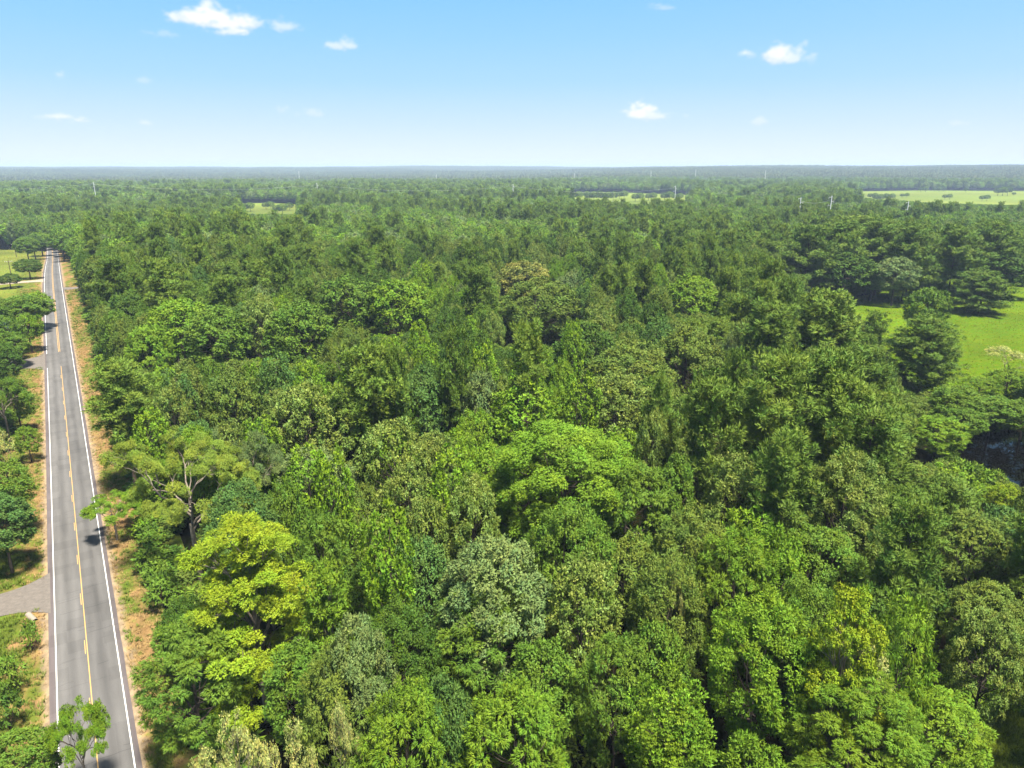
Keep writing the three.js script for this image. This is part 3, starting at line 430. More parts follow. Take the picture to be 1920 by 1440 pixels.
// ───────────────────────── where the trees stand ─────────────────────────
// trees the photograph shows clearly: [crown centre x, crown top y, crown width (pixels of the 1920 frame), kind, tint, height in metres, label]
const HEROES = [
  [455, 968, 290, 'layered', 'yellow', 23, 'broad yellow-green layered tree near the road, with open pale limbs'],
  [606, 1058, 130, 'layered', 'lime', 20, 'smaller lime green layered tree touching the big yellow-green layered tree'],
  [338, 812, 270, 'vase', 'spring', 21, 'umbrella crowned light green tree by the road with pale forking trunk'],
  [205, 925, 110, 'vase', 'bright', 7.5, 'small bright green tree leaning its branches over the road edge line'],
  [462, 800, 150, 'vase', 'grey', 19, 'sparse grey-green tree with bare twigs behind the umbrella crowned tree'],
  [345, 1165, 190, 'feather', 'mid', 16, 'shaggy mid green tree at the verge below the yellow-green layered tree'],
  [335, 1120, 80, 'round', 'dark', 11, 'low dark tree standing on the edge of the orange verge'],
  [660, 1158, 150, 'round', 'grey', 20, 'pale grey-green tree just below the lime green layered tree'],
  [630, 1210, 170, 'feather', 'olive', 18, 'olive feathery tree in front of the pale grey-green tree'],
  [722, 950, 105, 'conical', 'bright', 25, 'bright green conical tree with star-like tips, standing alone among dark crowns'],
  [440, 1318, 130, 'dying', 'straw', 17, 'largest half dead tree with bleached lichen covered twigs at the bottom edge'],
  [405, 1395, 100, 'dying', 'straw', 14, 'low bleached twiggy tree at the corner of the orange verge'],
  [560, 1345, 100, 'dying', 'straw', 17, 'half dead twiggy tree, middle one of three along the bottom edge'],
  [640, 1320, 80, 'dying', 'straw', 18, 'slim half dead tree with bare upper twigs beside the leaning lime feathery tree'],
  [755, 1285, 190, 'feather', 'lime', 19, 'lime green feathery tree beside the bleached twiggy trees'],
  [735, 1130, 160, 'round', 'dark', 19, 'dark round tree right behind the pale grey-green tree'],
  [445, 900, 150, 'round', 'bluish', 21, 'blue-green round tree behind the yellow-green layered tree'],
  [530, 905, 90, 'round', 'mid', 20, 'mid green tree between the blue-green round tree and the conical tree'],
  [600, 960, 110, 'feather', 'mid', 19, 'mid green drooping tree behind the lime green layered tree'],
  [930, 1000, 220, 'round', 'grey', 22, 'large round tree with whitish flecked top in the lower middle'],
  [905, 1090, 200, 'feather', 'mid', 18, 'mid green drooping tree under the whitish flecked round tree'],
  [1095, 1035, 140, 'pale', 'olive', 21, 'olive cream-tipped tree right of the whitish flecked round tree'],
  [1255, 1035, 150, 'round', 'olive', 20, 'olive round tree with a dead twiggy top'],
  [1265, 1050, 60, 'dying', 'straw', 20, 'small bare greyish treetop poking through the olive round tree'],
  [1385, 990, 170, 'feather', 'lime', 21, 'lime green drooping tree right of the middle, below the pines'],
  [1300, 950, 150, 'round', 'olive', 21, 'olive round tree with yellowish top right of the middle'],
  [1075, 940, 170, 'round', 'mid', 22, 'mid green round tree above the olive cream-tipped tree'],
  [1435, 1108, 190, 'round', 'bright', 21, 'bright green rounded tree left of the tall yellow-green tree'],
  [1470, 985, 110, 'round', 'bright', 20, 'bright green round tree above the bright rounded one'],
  [1602, 1108, 165, 'layered', 'yellow', 23, 'yellow-green tree standing out of dark crowns low on the right'],
  [1615, 1185, 150, 'dying', 'straw', 19, 'pale half dead tree in front of the low yellow-green tree'],
  [1712, 1118, 120, 'feather', 'bright', 21, 'bright green feathery tree touching the low yellow-green tree'],
  [1620, 1262, 260, 'feather', 'lime', 17, 'wide lime green drooping tree below the pale half dead tree'],
  [1775, 1300, 170, 'feather', 'bright', 12, 'bright low drooping tree above the corner grass'],
  [1255, 1270, 150, 'conical', 'lime', 19, 'lime green conical tree near the bottom edge'],
  [1290, 1330, 110, 'conical', 'lime', 16, 'small lime green conical tree at the foot of the taller lime one'],
  [1420, 1380, 140, 'round', 'lime', 15, 'lime green round tree cut by the bottom edge'],
  [965, 1290, 220, 'feather', 'lime', 18, 'wide lime green drooping tree at the bottom middle'],
  [840, 1272, 120, 'round', 'bluish', 18, 'blue-green round tree between two lime green drooping trees'],
  [1160, 1190, 150, 'feather', 'mid', 17, 'mid green drooping tree left of the bright rounded tree'],
  [1020, 1195, 140, 'round', 'mid', 16, 'low mid green tree below the olive cream-tipped tree'],
  [1235, 1170, 130, 'round', 'mid', 17, 'mid green round tree between the dead topped tree and the bottom conical tree'],
  [565, 715, 120, 'pale', 'olive', 21, 'olive cream-tipped tree, left one of a pair'], [640, 740, 110, 'pale', 'olive', 20, 'olive cream-tipped tree, right one of a pair'],
  [735, 782, 140, 'pale', 'olive', 22, 'broad cream-tipped tree left of the middle'], [762, 866, 115, 'pale', 'olive', 20, 'round cream-tipped tree below the broad cream-tipped one'], [885, 890, 105, 'pale', 'olive', 21, 'cream-tipped tree just above the whitish flecked round tree'], [800, 928, 95, 'pale', 'olive', 19, 'small cream-tipped tree left of the one above the whitish flecked tree'],
  [1228, 765, 70, 'pale', 'olive', 23, 'slim cream-tipped tree in front of the middle pines'], [1385, 842, 105, 'pale', 'olive', 21, 'cream-tipped tree right of the slim cream-tipped one'], [1600, 846, 150, 'pale', 'olive', 23, 'largest cream-tipped tree, right part of the wood'], [1160, 690, 110, 'pale', 'olive', 22, 'cream-tipped tree right of the bright conical pair'], [1250, 715, 80, 'pale', 'olive', 22, 'cream-tipped tree left of the dense middle pine'],
  [985, 485, 110, 'pale', 'gold', 22, 'yellow-topped tree in the far middle of the wood'], [650, 605, 110, 'vase', 'olive', 23, 'olive tree with visible curved limbs left of the middle'],
  [512, 660, 66, 'conical', 'bluish', 23, 'blue-green conical tree left of the visible limbed tree'], [905, 640, 58, 'conical', 'bright', 25, 'slim bright conical tree in the middle, upper of two'], [900, 694, 80, 'round', 'grey', 21, 'grey-green round tree under the slim bright conical tree'], [785, 600, 40, 'conical', 'bright', 24, 'thin bright conical tree left of the slim pine'], [1075, 600, 42, 'conical', 'bright', 25, 'thin bright conical tree right of the slim pine'],
  [1092, 700, 80, 'conical', 'lime', 22, 'bright lime conical tree, right one of a pair in the middle'], [985, 722, 120, 'conical', 'bright', 21, 'bright green conical tree, left one of a pair in the middle'], [1055, 672, 60, 'round', 'bright', 19, 'bright green round tree behind the bright conical pair'],
  [790, 690, 110, 'round', 'bluish', 21, 'blue-green round tree above the broad cream-tipped tree'], [780, 735, 70, 'round', 'bright', 17, 'small bright tree below the blue-green round tree'],
  [1060, 785, 270, 'round', 'bright', 24, 'very broad bright green mound of a tree at the centre of the wood'], [990, 840, 170, 'feather', 'bright', 19, 'bright drooping tree at the foot of the broad bright mound'], [1180, 860, 170, 'feather', 'mid', 20, 'mid green drooping tree below the broad bright mound'],
  [650, 512, 120, 'round', 'mid', 24, 'mid green round tree far left of the yellow-topped tree'], [745, 522, 120, 'round', 'bright', 23, 'bright round tree left of the yellow-topped tree'], [1010, 520, 150, 'round', 'olive', 24, 'olive round tree below the yellow-topped tree'], [1300, 512, 90, 'round', 'bright', 23, 'bright round tree before the far pines'], [560, 560, 130, 'round', 'mid', 23, 'mid green round tree above the blue-green conical tree'], [330, 560, 130, 'round', 'bright', 22, 'bright round tree inland of the road crest'], [400, 570, 120, 'round', 'mid', 22, 'mid green round tree inland of the road crest'], [275, 610, 90, 'feather', 'bright', 18, 'bright drooping tree at the verge beyond the side road'], [430, 690, 110, 'round', 'olive', 21, 'olive round tree left of the cream-tipped pair'],
  [1180, 640, 170, 'round', 'olive', 23, 'wide olive tree left of the right hand pines'], [1100, 600, 120, 'round', 'dark', 23, 'dark round tree right of the thin bright conical tree'], [1290, 610, 150, 'round', 'olive', 23, 'olive mound behind the wide olive tree'], [1390, 620, 90, 'vase', 'grey', 22, 'greyish umbrella crowned tree before the right hand pines'],
  [682, 645, 120, 'pine', 'pinel', 28, 'olive pine with visible forked trunk left of the middle'], [992, 598, 74, 'pine', 'pinel', 31, 'slim pine with long bare trunk in the middle'], [850, 610, 66, 'pine', 'pine', 29, 'narrow dark pine left of the slim bright conical tree'], [735, 650, 60, 'pine', 'pine', 27, 'narrow dark pine behind the blue-green round tree'],
  [1340, 698, 115, 'pine', 'pine', 29, 'dense pine with bare lower trunk right of the middle'], [1462, 660, 130, 'pine', 'pinel', 31, 'largest pine of the right hand stand, leaning on its neighbours'], [1385, 655, 70, 'pine', 'pine', 28, 'pine between the dense middle pine and the largest right hand pine'], [1560, 655, 120, 'pine', 'pine', 29, 'pine right of the largest pine of the stand'], [1640, 760, 140, 'pine', 'pine', 26, 'low broad pine above the largest cream-tipped tree'], [1556, 541, 120, 'pine', 'pinel', 29, 'pine at the meadow edge, upper one of the stand'], [1588, 645, 110, 'pine', 'pine', 27, 'pine at the meadow edge beside the grass'], [1645, 583, 50, 'pine', 'pine', 18, 'small pine jutting into the meadow'], [1590, 700, 110, 'pine', 'pinel', 28, 'pine below the meadow edge pines'],
  [1445, 560, 100, 'pine', 'pine', 29, 'dark pine behind the upper meadow edge pine'], [1240, 700, 70, 'pine', 'pine', 27, 'dark pine behind the slim cream-tipped tree'], [215, 672, 110, 'pine', 'pinel', 24, 'pine with tall pale trunk leaning over the verge'], [205, 478, 64, 'pine', 'pine', 28, 'dark pine beside the road crest'], [300, 480, 74, 'pine', 'pinel', 29, 'pine with visible trunk inland of the road crest'], [175, 478, 60, 'round', 'olive', 21, 'round tree overhanging the road at its crest'],
  [1747, 588, 125, 'fieldpine', 'pine', 20, 'broad dark pine standing alone in the meadow'], [1850, 506, 100, 'fieldpine', 'pine', 16.5, 'dark spreading pine at the back of the meadow'], [1745, 536, 78, 'round', 'mid', 19, 'mid green round tree standing right behind the lone meadow pine'],
  [1800, 720, 90, 'round', 'mid', 11, 'low mid green tree on the near edge of the meadow'], [1770, 640, 60, 'round', 'mid', 9, 'small tree at the foot of the lone meadow pine'], [1900, 650, 100, 'dying', 'straw', 11, 'bare pinkish grey tree on the meadow edge'], [1840, 705, 70, 'feather', 'lime', 7, 'low lime green willowy tree at the meadow corner above the pond'], [1895, 690, 80, 'round', 'lime', 8, 'low lime green bushy tree beside the bare pinkish tree'], [1812, 762, 80, 'round', 'mid', 8, 'mid green tree at the head of the pond'], [1868, 742, 90, 'round', 'mid', 9, 'mid green tree hanging over the far pond bank'], [1928, 748, 90, 'feather', 'mid', 9, 'mid green willowy tree on the far pond bank, cut by the frame'], [1765, 780, 100, 'feather', 'bright', 9, 'bright drooping tree at the pond corner'],
  [1890, 905, 60, 'round', 'yellow', 8, 'little yellow-green tree on the near pond bank'], [1890, 950, 110, 'round', 'bluish', 13, 'blue-green tree on the near pond bank'], [1835, 960, 150, 'feather', 'olive', 15, 'olive mounded tree below the pond'], [1870, 1140, 150, 'pale', 'olive', 17, 'olive tree in the dark right corner of the wood'],
  [1580, 410, 120, 'fieldpine', 'pine', 33, 'tall dark pine, leftmost of the far meadow stand'], [1660, 405, 120, 'fieldpine', 'pine', 34, 'tall pine in the middle of the far meadow stand'], [1720, 415, 90, 'fieldpine', 'pine', 33, 'tall pine of the far meadow stand beside the bare trunks'], [1800, 420, 100, 'fieldpine', 'pine', 32, 'tall pine of the far meadow stand right of the bare trunks'], [1870, 410, 110, 'fieldpine', 'pine', 33, 'tall pine of the far meadow stand near the frame edge'], [1620, 400, 80, 'pine', 'pinel', 33, 'olive pine of the far meadow stand'], [1685, 480, 80, 'round', 'grey', 20, 'grey-green round tree under the far meadow pines'], [1590, 470, 120, 'round', 'dark', 21, 'dark tree under the far meadow pines'], [1560, 485, 90, 'round', 'dark', 15, 'low dark tree under the left end of the far meadow stand'], [1640, 500, 90, 'round', 'mid', 14, 'low green tree at the foot of the far meadow stand'], [1700, 505, 70, 'round', 'grey', 13, 'low grey-green tree by the bare trunks of the far meadow stand'], [1800, 475, 90, 'round', 'mid', 16, 'green tree behind the bare trunks at the meadow edge'], [1895, 470, 110, 'round', 'dark', 20, 'dark tree behind the spreading meadow pine'], [1520, 420, 110, 'fieldpine', 'pine', 32, 'dark pine left of the far meadow stand'],
  [215, 408, 60, 'round', 'rust', 22, 'rusty brown dead-leaved tree among green crowns beyond the road'],
  // the house side of the road
  [50, 484, 46, 'round', 'dark', 9, 'dark dense tree on the clearing, right one of two'], [15, 512, 40, 'round', 'dark', 6, 'small dark tree on the clearing beside the gravel drive'], [36, 552, 84, 'round', 'mid', 12, 'mid green roadside tree reaching over the left lane'], [0, 590, 66, 'round', 'mid', 13, 'mid green roadside tree beside the white house'], [66, 545, 54, 'round', 'bright', 12, 'bright roadside tree below the gravel drive'], [16, 620, 60, 'round', 'mid', 10, 'mid green tree in front of the white house'], [0, 645, 60, 'round', 'dark', 12, 'dark tree left of the side road mouth'], [46, 588, 56, 'round', 'bright', 11, 'bright green roadside tree beyond the white house'],
  [-8, 705, 100, 'vase', 'mid', 14, 'umbrella crowned tree below the side road mouth'], [24, 725, 60, 'round', 'mid', 10, 'mid green round tree below the side road mouth'], [-6, 800, 96, 'dying', 'straw', 13, 'bleached twiggy tree on the house side of the road'], [46, 800, 46, 'feather', 'lime', 7, 'lime green bushy tree on the house side verge'], [-8, 860, 100, 'round', 'mid', 13, 'mid green round tree below the bleached twiggy tree'], [-10, 925, 110, 'round', 'bluish', 12, 'blue-green round tree above the near driveway'],
  [132, 1318, 110, 'vase', 'bright', 11, 'young bright tree leaning over the lower road edge'], [30, 1370, 120, 'round', 'mid', 9, 'mid green bush-like tree in the bottom corner'], [282, 1015, 60, 'shrub', 'mid', 4.5, 'mid green shrub on the verge under the umbrella crowned light green tree'], [270, 960, 54, 'shrub', 'bright', 4, 'bright green shrub on the verge beside the small leaning tree'], [300, 1075, 64, 'shrub', 'mid', 5, 'mid green shrub on the verge left of the yellow-green layered tree'], [50, 1165, 34, 'shrub', 'mid', 4, 'leafy shrub beside the culvert'], [12, 1225, 50, 'shrub', 'mid', 5, 'leafy shrub on the bank below the driveway'], [2, 1290, 56, 'shrub', 'dark', 5, 'dark shrub on the bank above the bottom corner'],
];
const trees = [];
for (const [px, top, w, kind, tint, h, label] of HEROES) {
  const k = ground(px, top + w * .03, h); if (!k) continue;
  const d = project(k[0], h, k[1]).d, v = trees.length;
  trees.push({ x: k[0], z: k[1], R: w / F * d / 2, h, kind, tint, label, hero: true, px, top, w, v });
}
const roadside = (x, z, m) => { const s = roadS(x, z), d = roadD(x, z); if (s < -80 || s > 1250) return false; if (s > 425) return Math.abs(d) < (s > 560 ? 2.6 : 5.2 + m * .12); return d > -10 - m && d < 8.9 + m; };
const CELL = 8, grid = new Map(), cellKey = (x, z) => Math.floor(x / CELL) + ',' + Math.floor(z / CELL);
const addGrid = (t) => { const k = cellKey(t.x, t.z); if (!grid.has(k)) grid.set(k, []); grid.get(k).push(t); };
for (const [sd, d, R, h, tint, label] of [[462, -9, 5.5, 15, 'mid', 'round tree on the house side where the road disappears'], [470, 9.5, 5.5, 15, 'olive', 'olive tree on the forest side where the road disappears'], [486, -6, 5.8, 16, 'dark', 'dark tree closing over the far end of the road'], [498, 6.5, 5.8, 16, 'mid', 'mid green tree closing over the far end of the road'], [520, -2.5, 6, 16, 'bright', 'bright tree whose crown hides the dip of the road'], [545, 4, 6, 17, 'mid', 'farther tree whose crown hides the dip of the road']]) {
  const [x, z] = roadPoint(sd, d < 0 ? d - 3.2 : d + 3.2), q = project(x, H(x, z) + h, z); trees.push({ x, z, R: R + 1.5, h, kind: 'round', tint, label, hero: true, px: q.x, top: q.y, w: R * 2 / q.d * F, v: trees.length });
}
trees.forEach(addGrid);
const clashes = (x, z, R, f) => { const i = Math.floor(x / CELL), j = Math.floor(z / CELL); for (let a = -2; a <= 2; a++) for (let b = -2; b <= 2; b++) for (const t of grid.get((i + a) + ',' + (j + b)) ?? []) if (Math.hypot(t.x - x, t.z - z) < f * (R + t.R)) return true; return false; };
function species(px, py, rng, x, z) {
  const s = roadS(x, z), d = roadD(x, z), pineZone = Math.max(smooth(1150, 1500, px) * smooth(1150, 850, py), .30 * smooth(700, 560, py) * smooth(900, 500, px), .14 * smooth(620, 480, py)), low = smooth(950, 1250, py), patch = fbm(x / 28, z / 28, 31, 2);
  let q = rng();
  if (q < .07 + .62 * pineZone * (patch + .45) && py < 1250) return ['pine', rng() < .45 ? 'pinel' : 'pine'];
  q = rng();
  if (q < .03 + .50 * low) return ['feather', low > .3 && px > 700 ? (rng() < .5 ? 'lime' : rng() < .6 ? 'mid' : 'bright') : rng() < .6 ? 'mid' : 'olive'];
  if (q < .15 + .50 * low && py > 520) return ['conical', rng() < .6 ? 'bright' : 'bluish'];
  if (q < .32 + .45 * low && py < 1050) return ['pale', 'olive'];
  const r = rng(); return ['round', patch > .58 ? (r < .5 ? 'bright' : r < .8 ? 'mid' : 'grey') : patch < .42 ? (r < .55 ? 'dark' : r < .8 ? 'olive' : 'bluish') : r < .40 ? 'mid' : r < .62 ? 'olive' : r < .80 ? 'dark' : r < .9 ? 'bright' : 'bluish'];
}
// parts of the place that no tree in front hides in the photograph: meadow, pond, corner grass, clearing
const SEEN = [[[1610, 570], [1700, 545], [1760, 530], [1925, 535], [1990, 640], [1890, 690], [1825, 735], [1790, 748], [1700, 735], [1690, 700], [1660, 640]], [[1805, 838], [1880, 826], [1990, 815], [1990, 905], [1860, 905], [1810, 872]], [[1850, 1350], [1990, 1300], [1990, 1500], [1835, 1500]], [[-60, 472], [60, 472], [84, 500], [84, 560], [-60, 560]], [[1618, 359], [1990, 357.5], [1990, 386], [1760, 381], [1612, 370]], [[1076, 362], [1140, 361.5], [1290, 367.5], [1290, 380], [1200, 383], [1076, 373]], [[455, 389], [562, 389], [552, 401], [460, 401]]];
const boxes = SEEN.map((P) => [Math.min(...P.map((q) => q[0])), Math.max(...P.map((q) => q[0])), Math.min(...P.map((q) => q[1])), Math.max(...P.map((q) => q[1]))]);
const hides = (x, y, z, h, R) => { const q = project(x, y + h, z), w = R / q.d * F, b = project(x, y, z).y; return SEEN.some((P, i) => { const B = boxes[i]; if (q.x + w < B[0] || q.x - w > B[1] || b < B[2] || q.y > B[3]) return false; for (let k = 0; k <= 6; k++) { const yy = lerp(q.y, b, k / 6); if ([-.8, 0, .8].some((m) => inside(P, q.x + m * w, yy))) return true; } return false; }); };
const near = trees.slice(), NEAR = 330;
{
  const rng = rngOf(4242);
  for (let n = 0; n < 70000; n++) {
    const az = (rng() * 96 - 48) * Math.PI / 180, r = Math.sqrt(rng()) * NEAR, x = Math.sin(az) * r, z = -Math.cos(az) * r; if (r < 24) continue;
    const p0 = project(x, 20, z), [kind, tint] = species(p0.x, p0.y, rng, x, z), pine = kind === 'pine', R = (pine ? 3.0 + 1.4 * rng() : kind === 'conical' ? 2.4 + 1.2 * rng() : 2.9 + 2.4 * rng() ** 1.4);
    if (roadside(x, z, R * .92) || open_(x, z) || nearSide(x, z, 4) || clashes(x, z, R, .85)) continue;
    let h = (pine ? 23 + 8 * rng() : 14 + 7 * fbm(x / 22, z / 22, 77, 2) + 7 * rng());
    if (roadD(x, z) < 0) h = Math.min(h, 8 + 4 * rng());
    else if (roadD(x, z) < 15) h *= .72 + .28 * rng();
    let ok = true; const base = H(x, z); while (h > 4 && hides(x, base, z, h, R)) h *= .88; const q = project(x, base + h, z), wpx = 2 * R / q.d * F;
    for (const t of near) { if (!t.hero || t.x * t.x + t.z * t.z < r * r) continue; if (Math.abs(t.px - q.x) > .42 * (t.w + wpx)) continue; const crown = Math.min(t.w * 1.15, 260), limit = t.top + crown * .72; if (q.y > limit || q.y < t.top - crown * 1.2 && false) continue; if (q.y < limit) { for (let k = 0; k < 9 && ok; k++) { h *= .9; if (project(x, base + h, z).y > limit) break; if (h < 7) ok = false; } } if (!ok) break; }
    if (!ok || h < 5) continue;
    const t = { x, z, R: Math.min(R, h * .36), h, kind: pine && h < 15 ? 'round' : kind, tint: pine && h < 15 ? 'olive' : tint, v: Math.floor(rng() * 97) }; near.push(t); addGrid(t);
  }
}
for (const t of near) { t.y = H(t.x, t.z); t.q = project(t.x, t.y + t.h * .8, t.z); t.size = t.R / t.q.d * (t.q.x > -60 && t.q.x < 1980 && t.q.y > 250 && t.q.y < 1560 ? 1 : .0001); t.turn = hash2(Math.round(t.x * 10), Math.round(t.z * 10), 1) * 6.283; }
near.sort((a, b) => (b.hero ? 1 : 0) - (a.hero ? 1 : 0) || b.size - a.size);
const INDIVIDUALS = 440, singles = near.slice(0, INDIVIDUALS).filter((t) => t.size > .001), rest = near.filter((t) => !singles.includes(t));

// labels of the trees without one: their look, then their place among those that look alike in the same part of the wood
{
  const COL = ['far left', 'left of centre', 'centre', 'right of centre', 'far right'], ROW = ['back of the wood', 'upper wood', 'middle wood', 'lower wood', 'bottom edge'], NUM = ['', 'first', 'second', 'third', 'fourth', 'fifth', 'sixth', 'seventh', 'eighth', 'ninth', 'tenth', 'eleventh', 'twelfth', 'thirteenth', 'fourteenth', 'fifteenth', 'sixteenth', 'seventeenth', 'eighteenth', 'nineteenth', 'twentieth', 'twenty-first', 'twenty-second', 'twenty-third', 'twenty-fourth'];
  const cells = new Map();
  for (const t of singles) if (!t.label) { const c = clamp(Math.floor(t.q.x / 384), 0, 4), r = t.q.y < 560 ? 0 : t.q.y < 700 ? 1 : t.q.y < 900 ? 2 : t.q.y < 1170 ? 3 : 4, k = [KIND[t.kind].form, TINT[t.tint][1], c, r].join(); if (!cells.has(k)) cells.set(k, []); cells.get(k).push(Object.assign(t, { place: COL[c] + ', ' + ROW[r] })); }
  for (const list of cells.values()) { list.sort((a, b) => a.q.x - b.q.x); list.forEach((t, i) => { const look = TINT[t.tint][1] + ' ' + KIND[t.kind].form; t.label = list.length === 1 ? 'only ' + look + ' of the ' + t.place : (NUM[i + 1] ?? 'last') + ' ' + look + ' from the left, ' + t.place; }); }
}
let triCount = 0; const seenGeo = new Set();
const firsts = new Map();
for (const t of singles) {
  const K = KIND[t.kind], want = 2.3 * t.q.d / 711 / (.33 * t.R / 5), ls = want < .55 ? .42 : want < .9 ? .7 : 1.1, P = proto(t.kind, t.v % K.v, ls), key = [t.kind, t.v % K.v, ls, t.tint].join();
  let g = firsts.get(key);
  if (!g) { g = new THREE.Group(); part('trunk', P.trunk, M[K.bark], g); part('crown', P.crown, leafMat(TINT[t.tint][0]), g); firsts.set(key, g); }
  else g = g.clone();
  for (const q of [P.trunk, P.crown]) if (!seenGeo.has(q)) { seenGeo.add(q); triCount += q.index.count / 3; }
  g.name = numbered(K.name); g.position.set(t.x, t.y, t.z); g.rotation.set(0, t.turn, 0); g.scale.set(t.R / P.R, t.h / P.h, t.R / P.R); scene.add(g);
  g.userData = {}; tag(g, t.label, K.cat, { pine_tree: 'pine trees of the wood', dying_tree: 'half dead trees in the wood', shrub: 'shrubs beside the road' }[K.name] ?? 'broadleaf trees of the wood');
}

// the trees past the first few hundred, the far forest and the low growth: countless, each sort drawn as copies
function scatter(parent, kind, variant, ls, list, trunks) {       // list of [x, y, z, R, h, turn, tint, shade]
  if (!list.length) return; const P = proto(kind, variant, ls), m4 = new THREE.Matrix4(), q = new THREE.Quaternion(), up = new THREE.Vector3(0, 1, 0), c = new THREE.Color();
  const make = (geo, mat, name) => { const I = new THREE.InstancedMesh(geo, mat, list.length); I.name = name; I.castShadow = I.receiveShadow = true; parent.add(I); return I; };
  const A = make(P.crown, leafMat('copy'), 'crown'), B = trunks ? make(P.trunk, M[KIND[kind].bark], 'trunk') : null;
  list.forEach(([x, y, z, R, h, turn, tint, shade], i) => { m4.compose(new THREE.Vector3(x, y, z), q.setFromAxisAngle(up, turn), new THREE.Vector3(R / P.R, h / P.h, R / P.R)); A.setMatrixAt(i, m4); const b = TINT[tint][0]; c.setRGB(b[0] * shade, b[1] * shade, b[2] * shade); A.setColorAt(i, c); B?.setMatrixAt(i, m4); });
}
const stuffGroup = (name, label) => { const g = new THREE.Group(); g.name = name; scene.add(g); g.userData = { kind: 'stuff', label }; return g; };
function sortOut(parent, items, ls, trunks, vmax = 9) { const by = new Map(); for (const t of items) { const K = KIND[t.kind], v = Math.min(K.v, vmax), k = t.kind + '|' + (t.v % v); if (!by.has(k)) by.set(k, []); by.get(k).push([t.x, t.y, t.z, t.R, t.h, t.turn, t.tint, t.shade ?? 1]); } for (const [k, l] of by) { const [kind, v] = k.split('|'); scatter(parent, kind, +v, ls, l, trunks); } }
sortOut(stuffGroup('forest', 'dense mixed forest filling the ground behind the nearest trees'), rest, 1.1, true);

{ // middle distance, one tree each, out to 1 km, then to 2.6 km
  const rng = rngOf(991), mid = [], far = [];
  const bands = [[NEAR, 1000, 7.0, mid], [1000, 2700, 9.5, far]];
  for (const [r0, r1, cell, list] of bands) {
    for (let x = -r1 * .76; x < r1 * .76; x += cell) for (let z = -r1; z < 0; z += cell) {
      const X = x + (rng() - .5) * cell * .9, Z = z + (rng() - .5) * cell * .9, r = Math.hypot(X, Z), a = Math.abs(Math.atan2(X, -Z)); if (r < r0 || r >= r1 || a > .78) continue;
      const stand = fbm(X / 90, Z / 90, 51, 3), q = rng(), u = rng(), w = rng();
      if (q < .05 || roadside(X, Z, 2.2) || nearSide(X, Z, 1) || open_(X, Z)) continue;
      let hmax = 40; if (r < 2000 && hides(X, H(X, Z), Z, 24, 3)) { hmax = 24; while (hmax > 4 && hides(X, H(X, Z), Z, hmax, 3)) hmax *= .85; if (hmax < 6) continue; }
      const pine = q < .06 + smooth(.48, .70, stand) * .35, kind = pine ? 'pine' : u < .12 ? 'pale' : u < .15 ? 'conical' : 'round';
      const tint = pine ? (w < .4 ? 'pinel' : 'pine') : kind === 'pale' ? 'olive' : w < .36 ? 'mid' : w < .52 ? 'olive' : w < .58 ? 'dark' : w < .80 ? 'bright' : w < .92 ? 'grey' : 'lime';
      const s = roadS(X, Z), edge = s < 425 && Math.abs(roadD(X, Z)) < 16 ? .7 : 1;
      list.push({ x: X, y: H(X, Z), z: Z, kind, tint, R: (pine ? 3.0 + 1.3 * w : 3.8 + 2.4 * u) * cell / 7 * .95, h: (pine ? 22 + 8 * u : 14 + 8 * fbm(X / 60, Z / 60, 63, 2) + 4 * u) * edge < hmax ? (pine ? 22 + 8 * u : 14 + 8 * fbm(X / 60, Z / 60, 63, 2) + 4 * u) * edge : hmax, turn: u * 6.283, v: Math.floor(q * 1000), shade: .92 + .42 * rng() });
    }
  }
  sortOut(stuffGroup('forest_beyond', 'continuous forest in the middle distance'), mid, 1.7, true, 3);
  sortOut(stuffGroup('distant_forest', 'distant forest fading into haze'), far, 3.2, false, 2);
  // lone trees and clumps standing in the far fields
  const lone = []; for (const [px, py, h, n] of [[1655, 378, 14, 3], [1672, 376, 13, 2], [1735, 360, 14, 2], [1815, 360, 13, 1], [1884, 367, 20, 3], [1905, 367, 9, 1], [1640, 373, 12, 2], [1085, 376, 17, 2], [1118, 378, 19, 3], [1145, 378, 18, 3], [1170, 374, 17, 2], [1200, 378, 16, 2], [1255, 377, 18, 2], [574, 398, 14, 2], [530, 402, 14, 2], [470, 397, 13, 2], [508, 393, 12, 2], [548, 395, 13, 1], [1100, 372, 14, 2], [1225, 376, 15, 2], [1275, 376, 14, 2], [1700, 371, 10, 2], [1780, 374, 11, 2], [1850, 377, 12, 2], [1765, 359, 12, 3]]) for (let k = 0; k < n; k++) { const g = ground(px + (k - n / 2) * 9, py); lone.push({ x: g[0], y: H(...g), z: g[1], kind: 'round', tint: k % 2 ? 'mid' : 'dark', R: h * .42, h: h * (.8 + .2 * k / n), turn: k, v: k, shade: 1 }); }
  sortOut(stuffGroup('field_trees', 'scattered trees standing in the far hay fields'), lone, 2.4, true, 2);
}
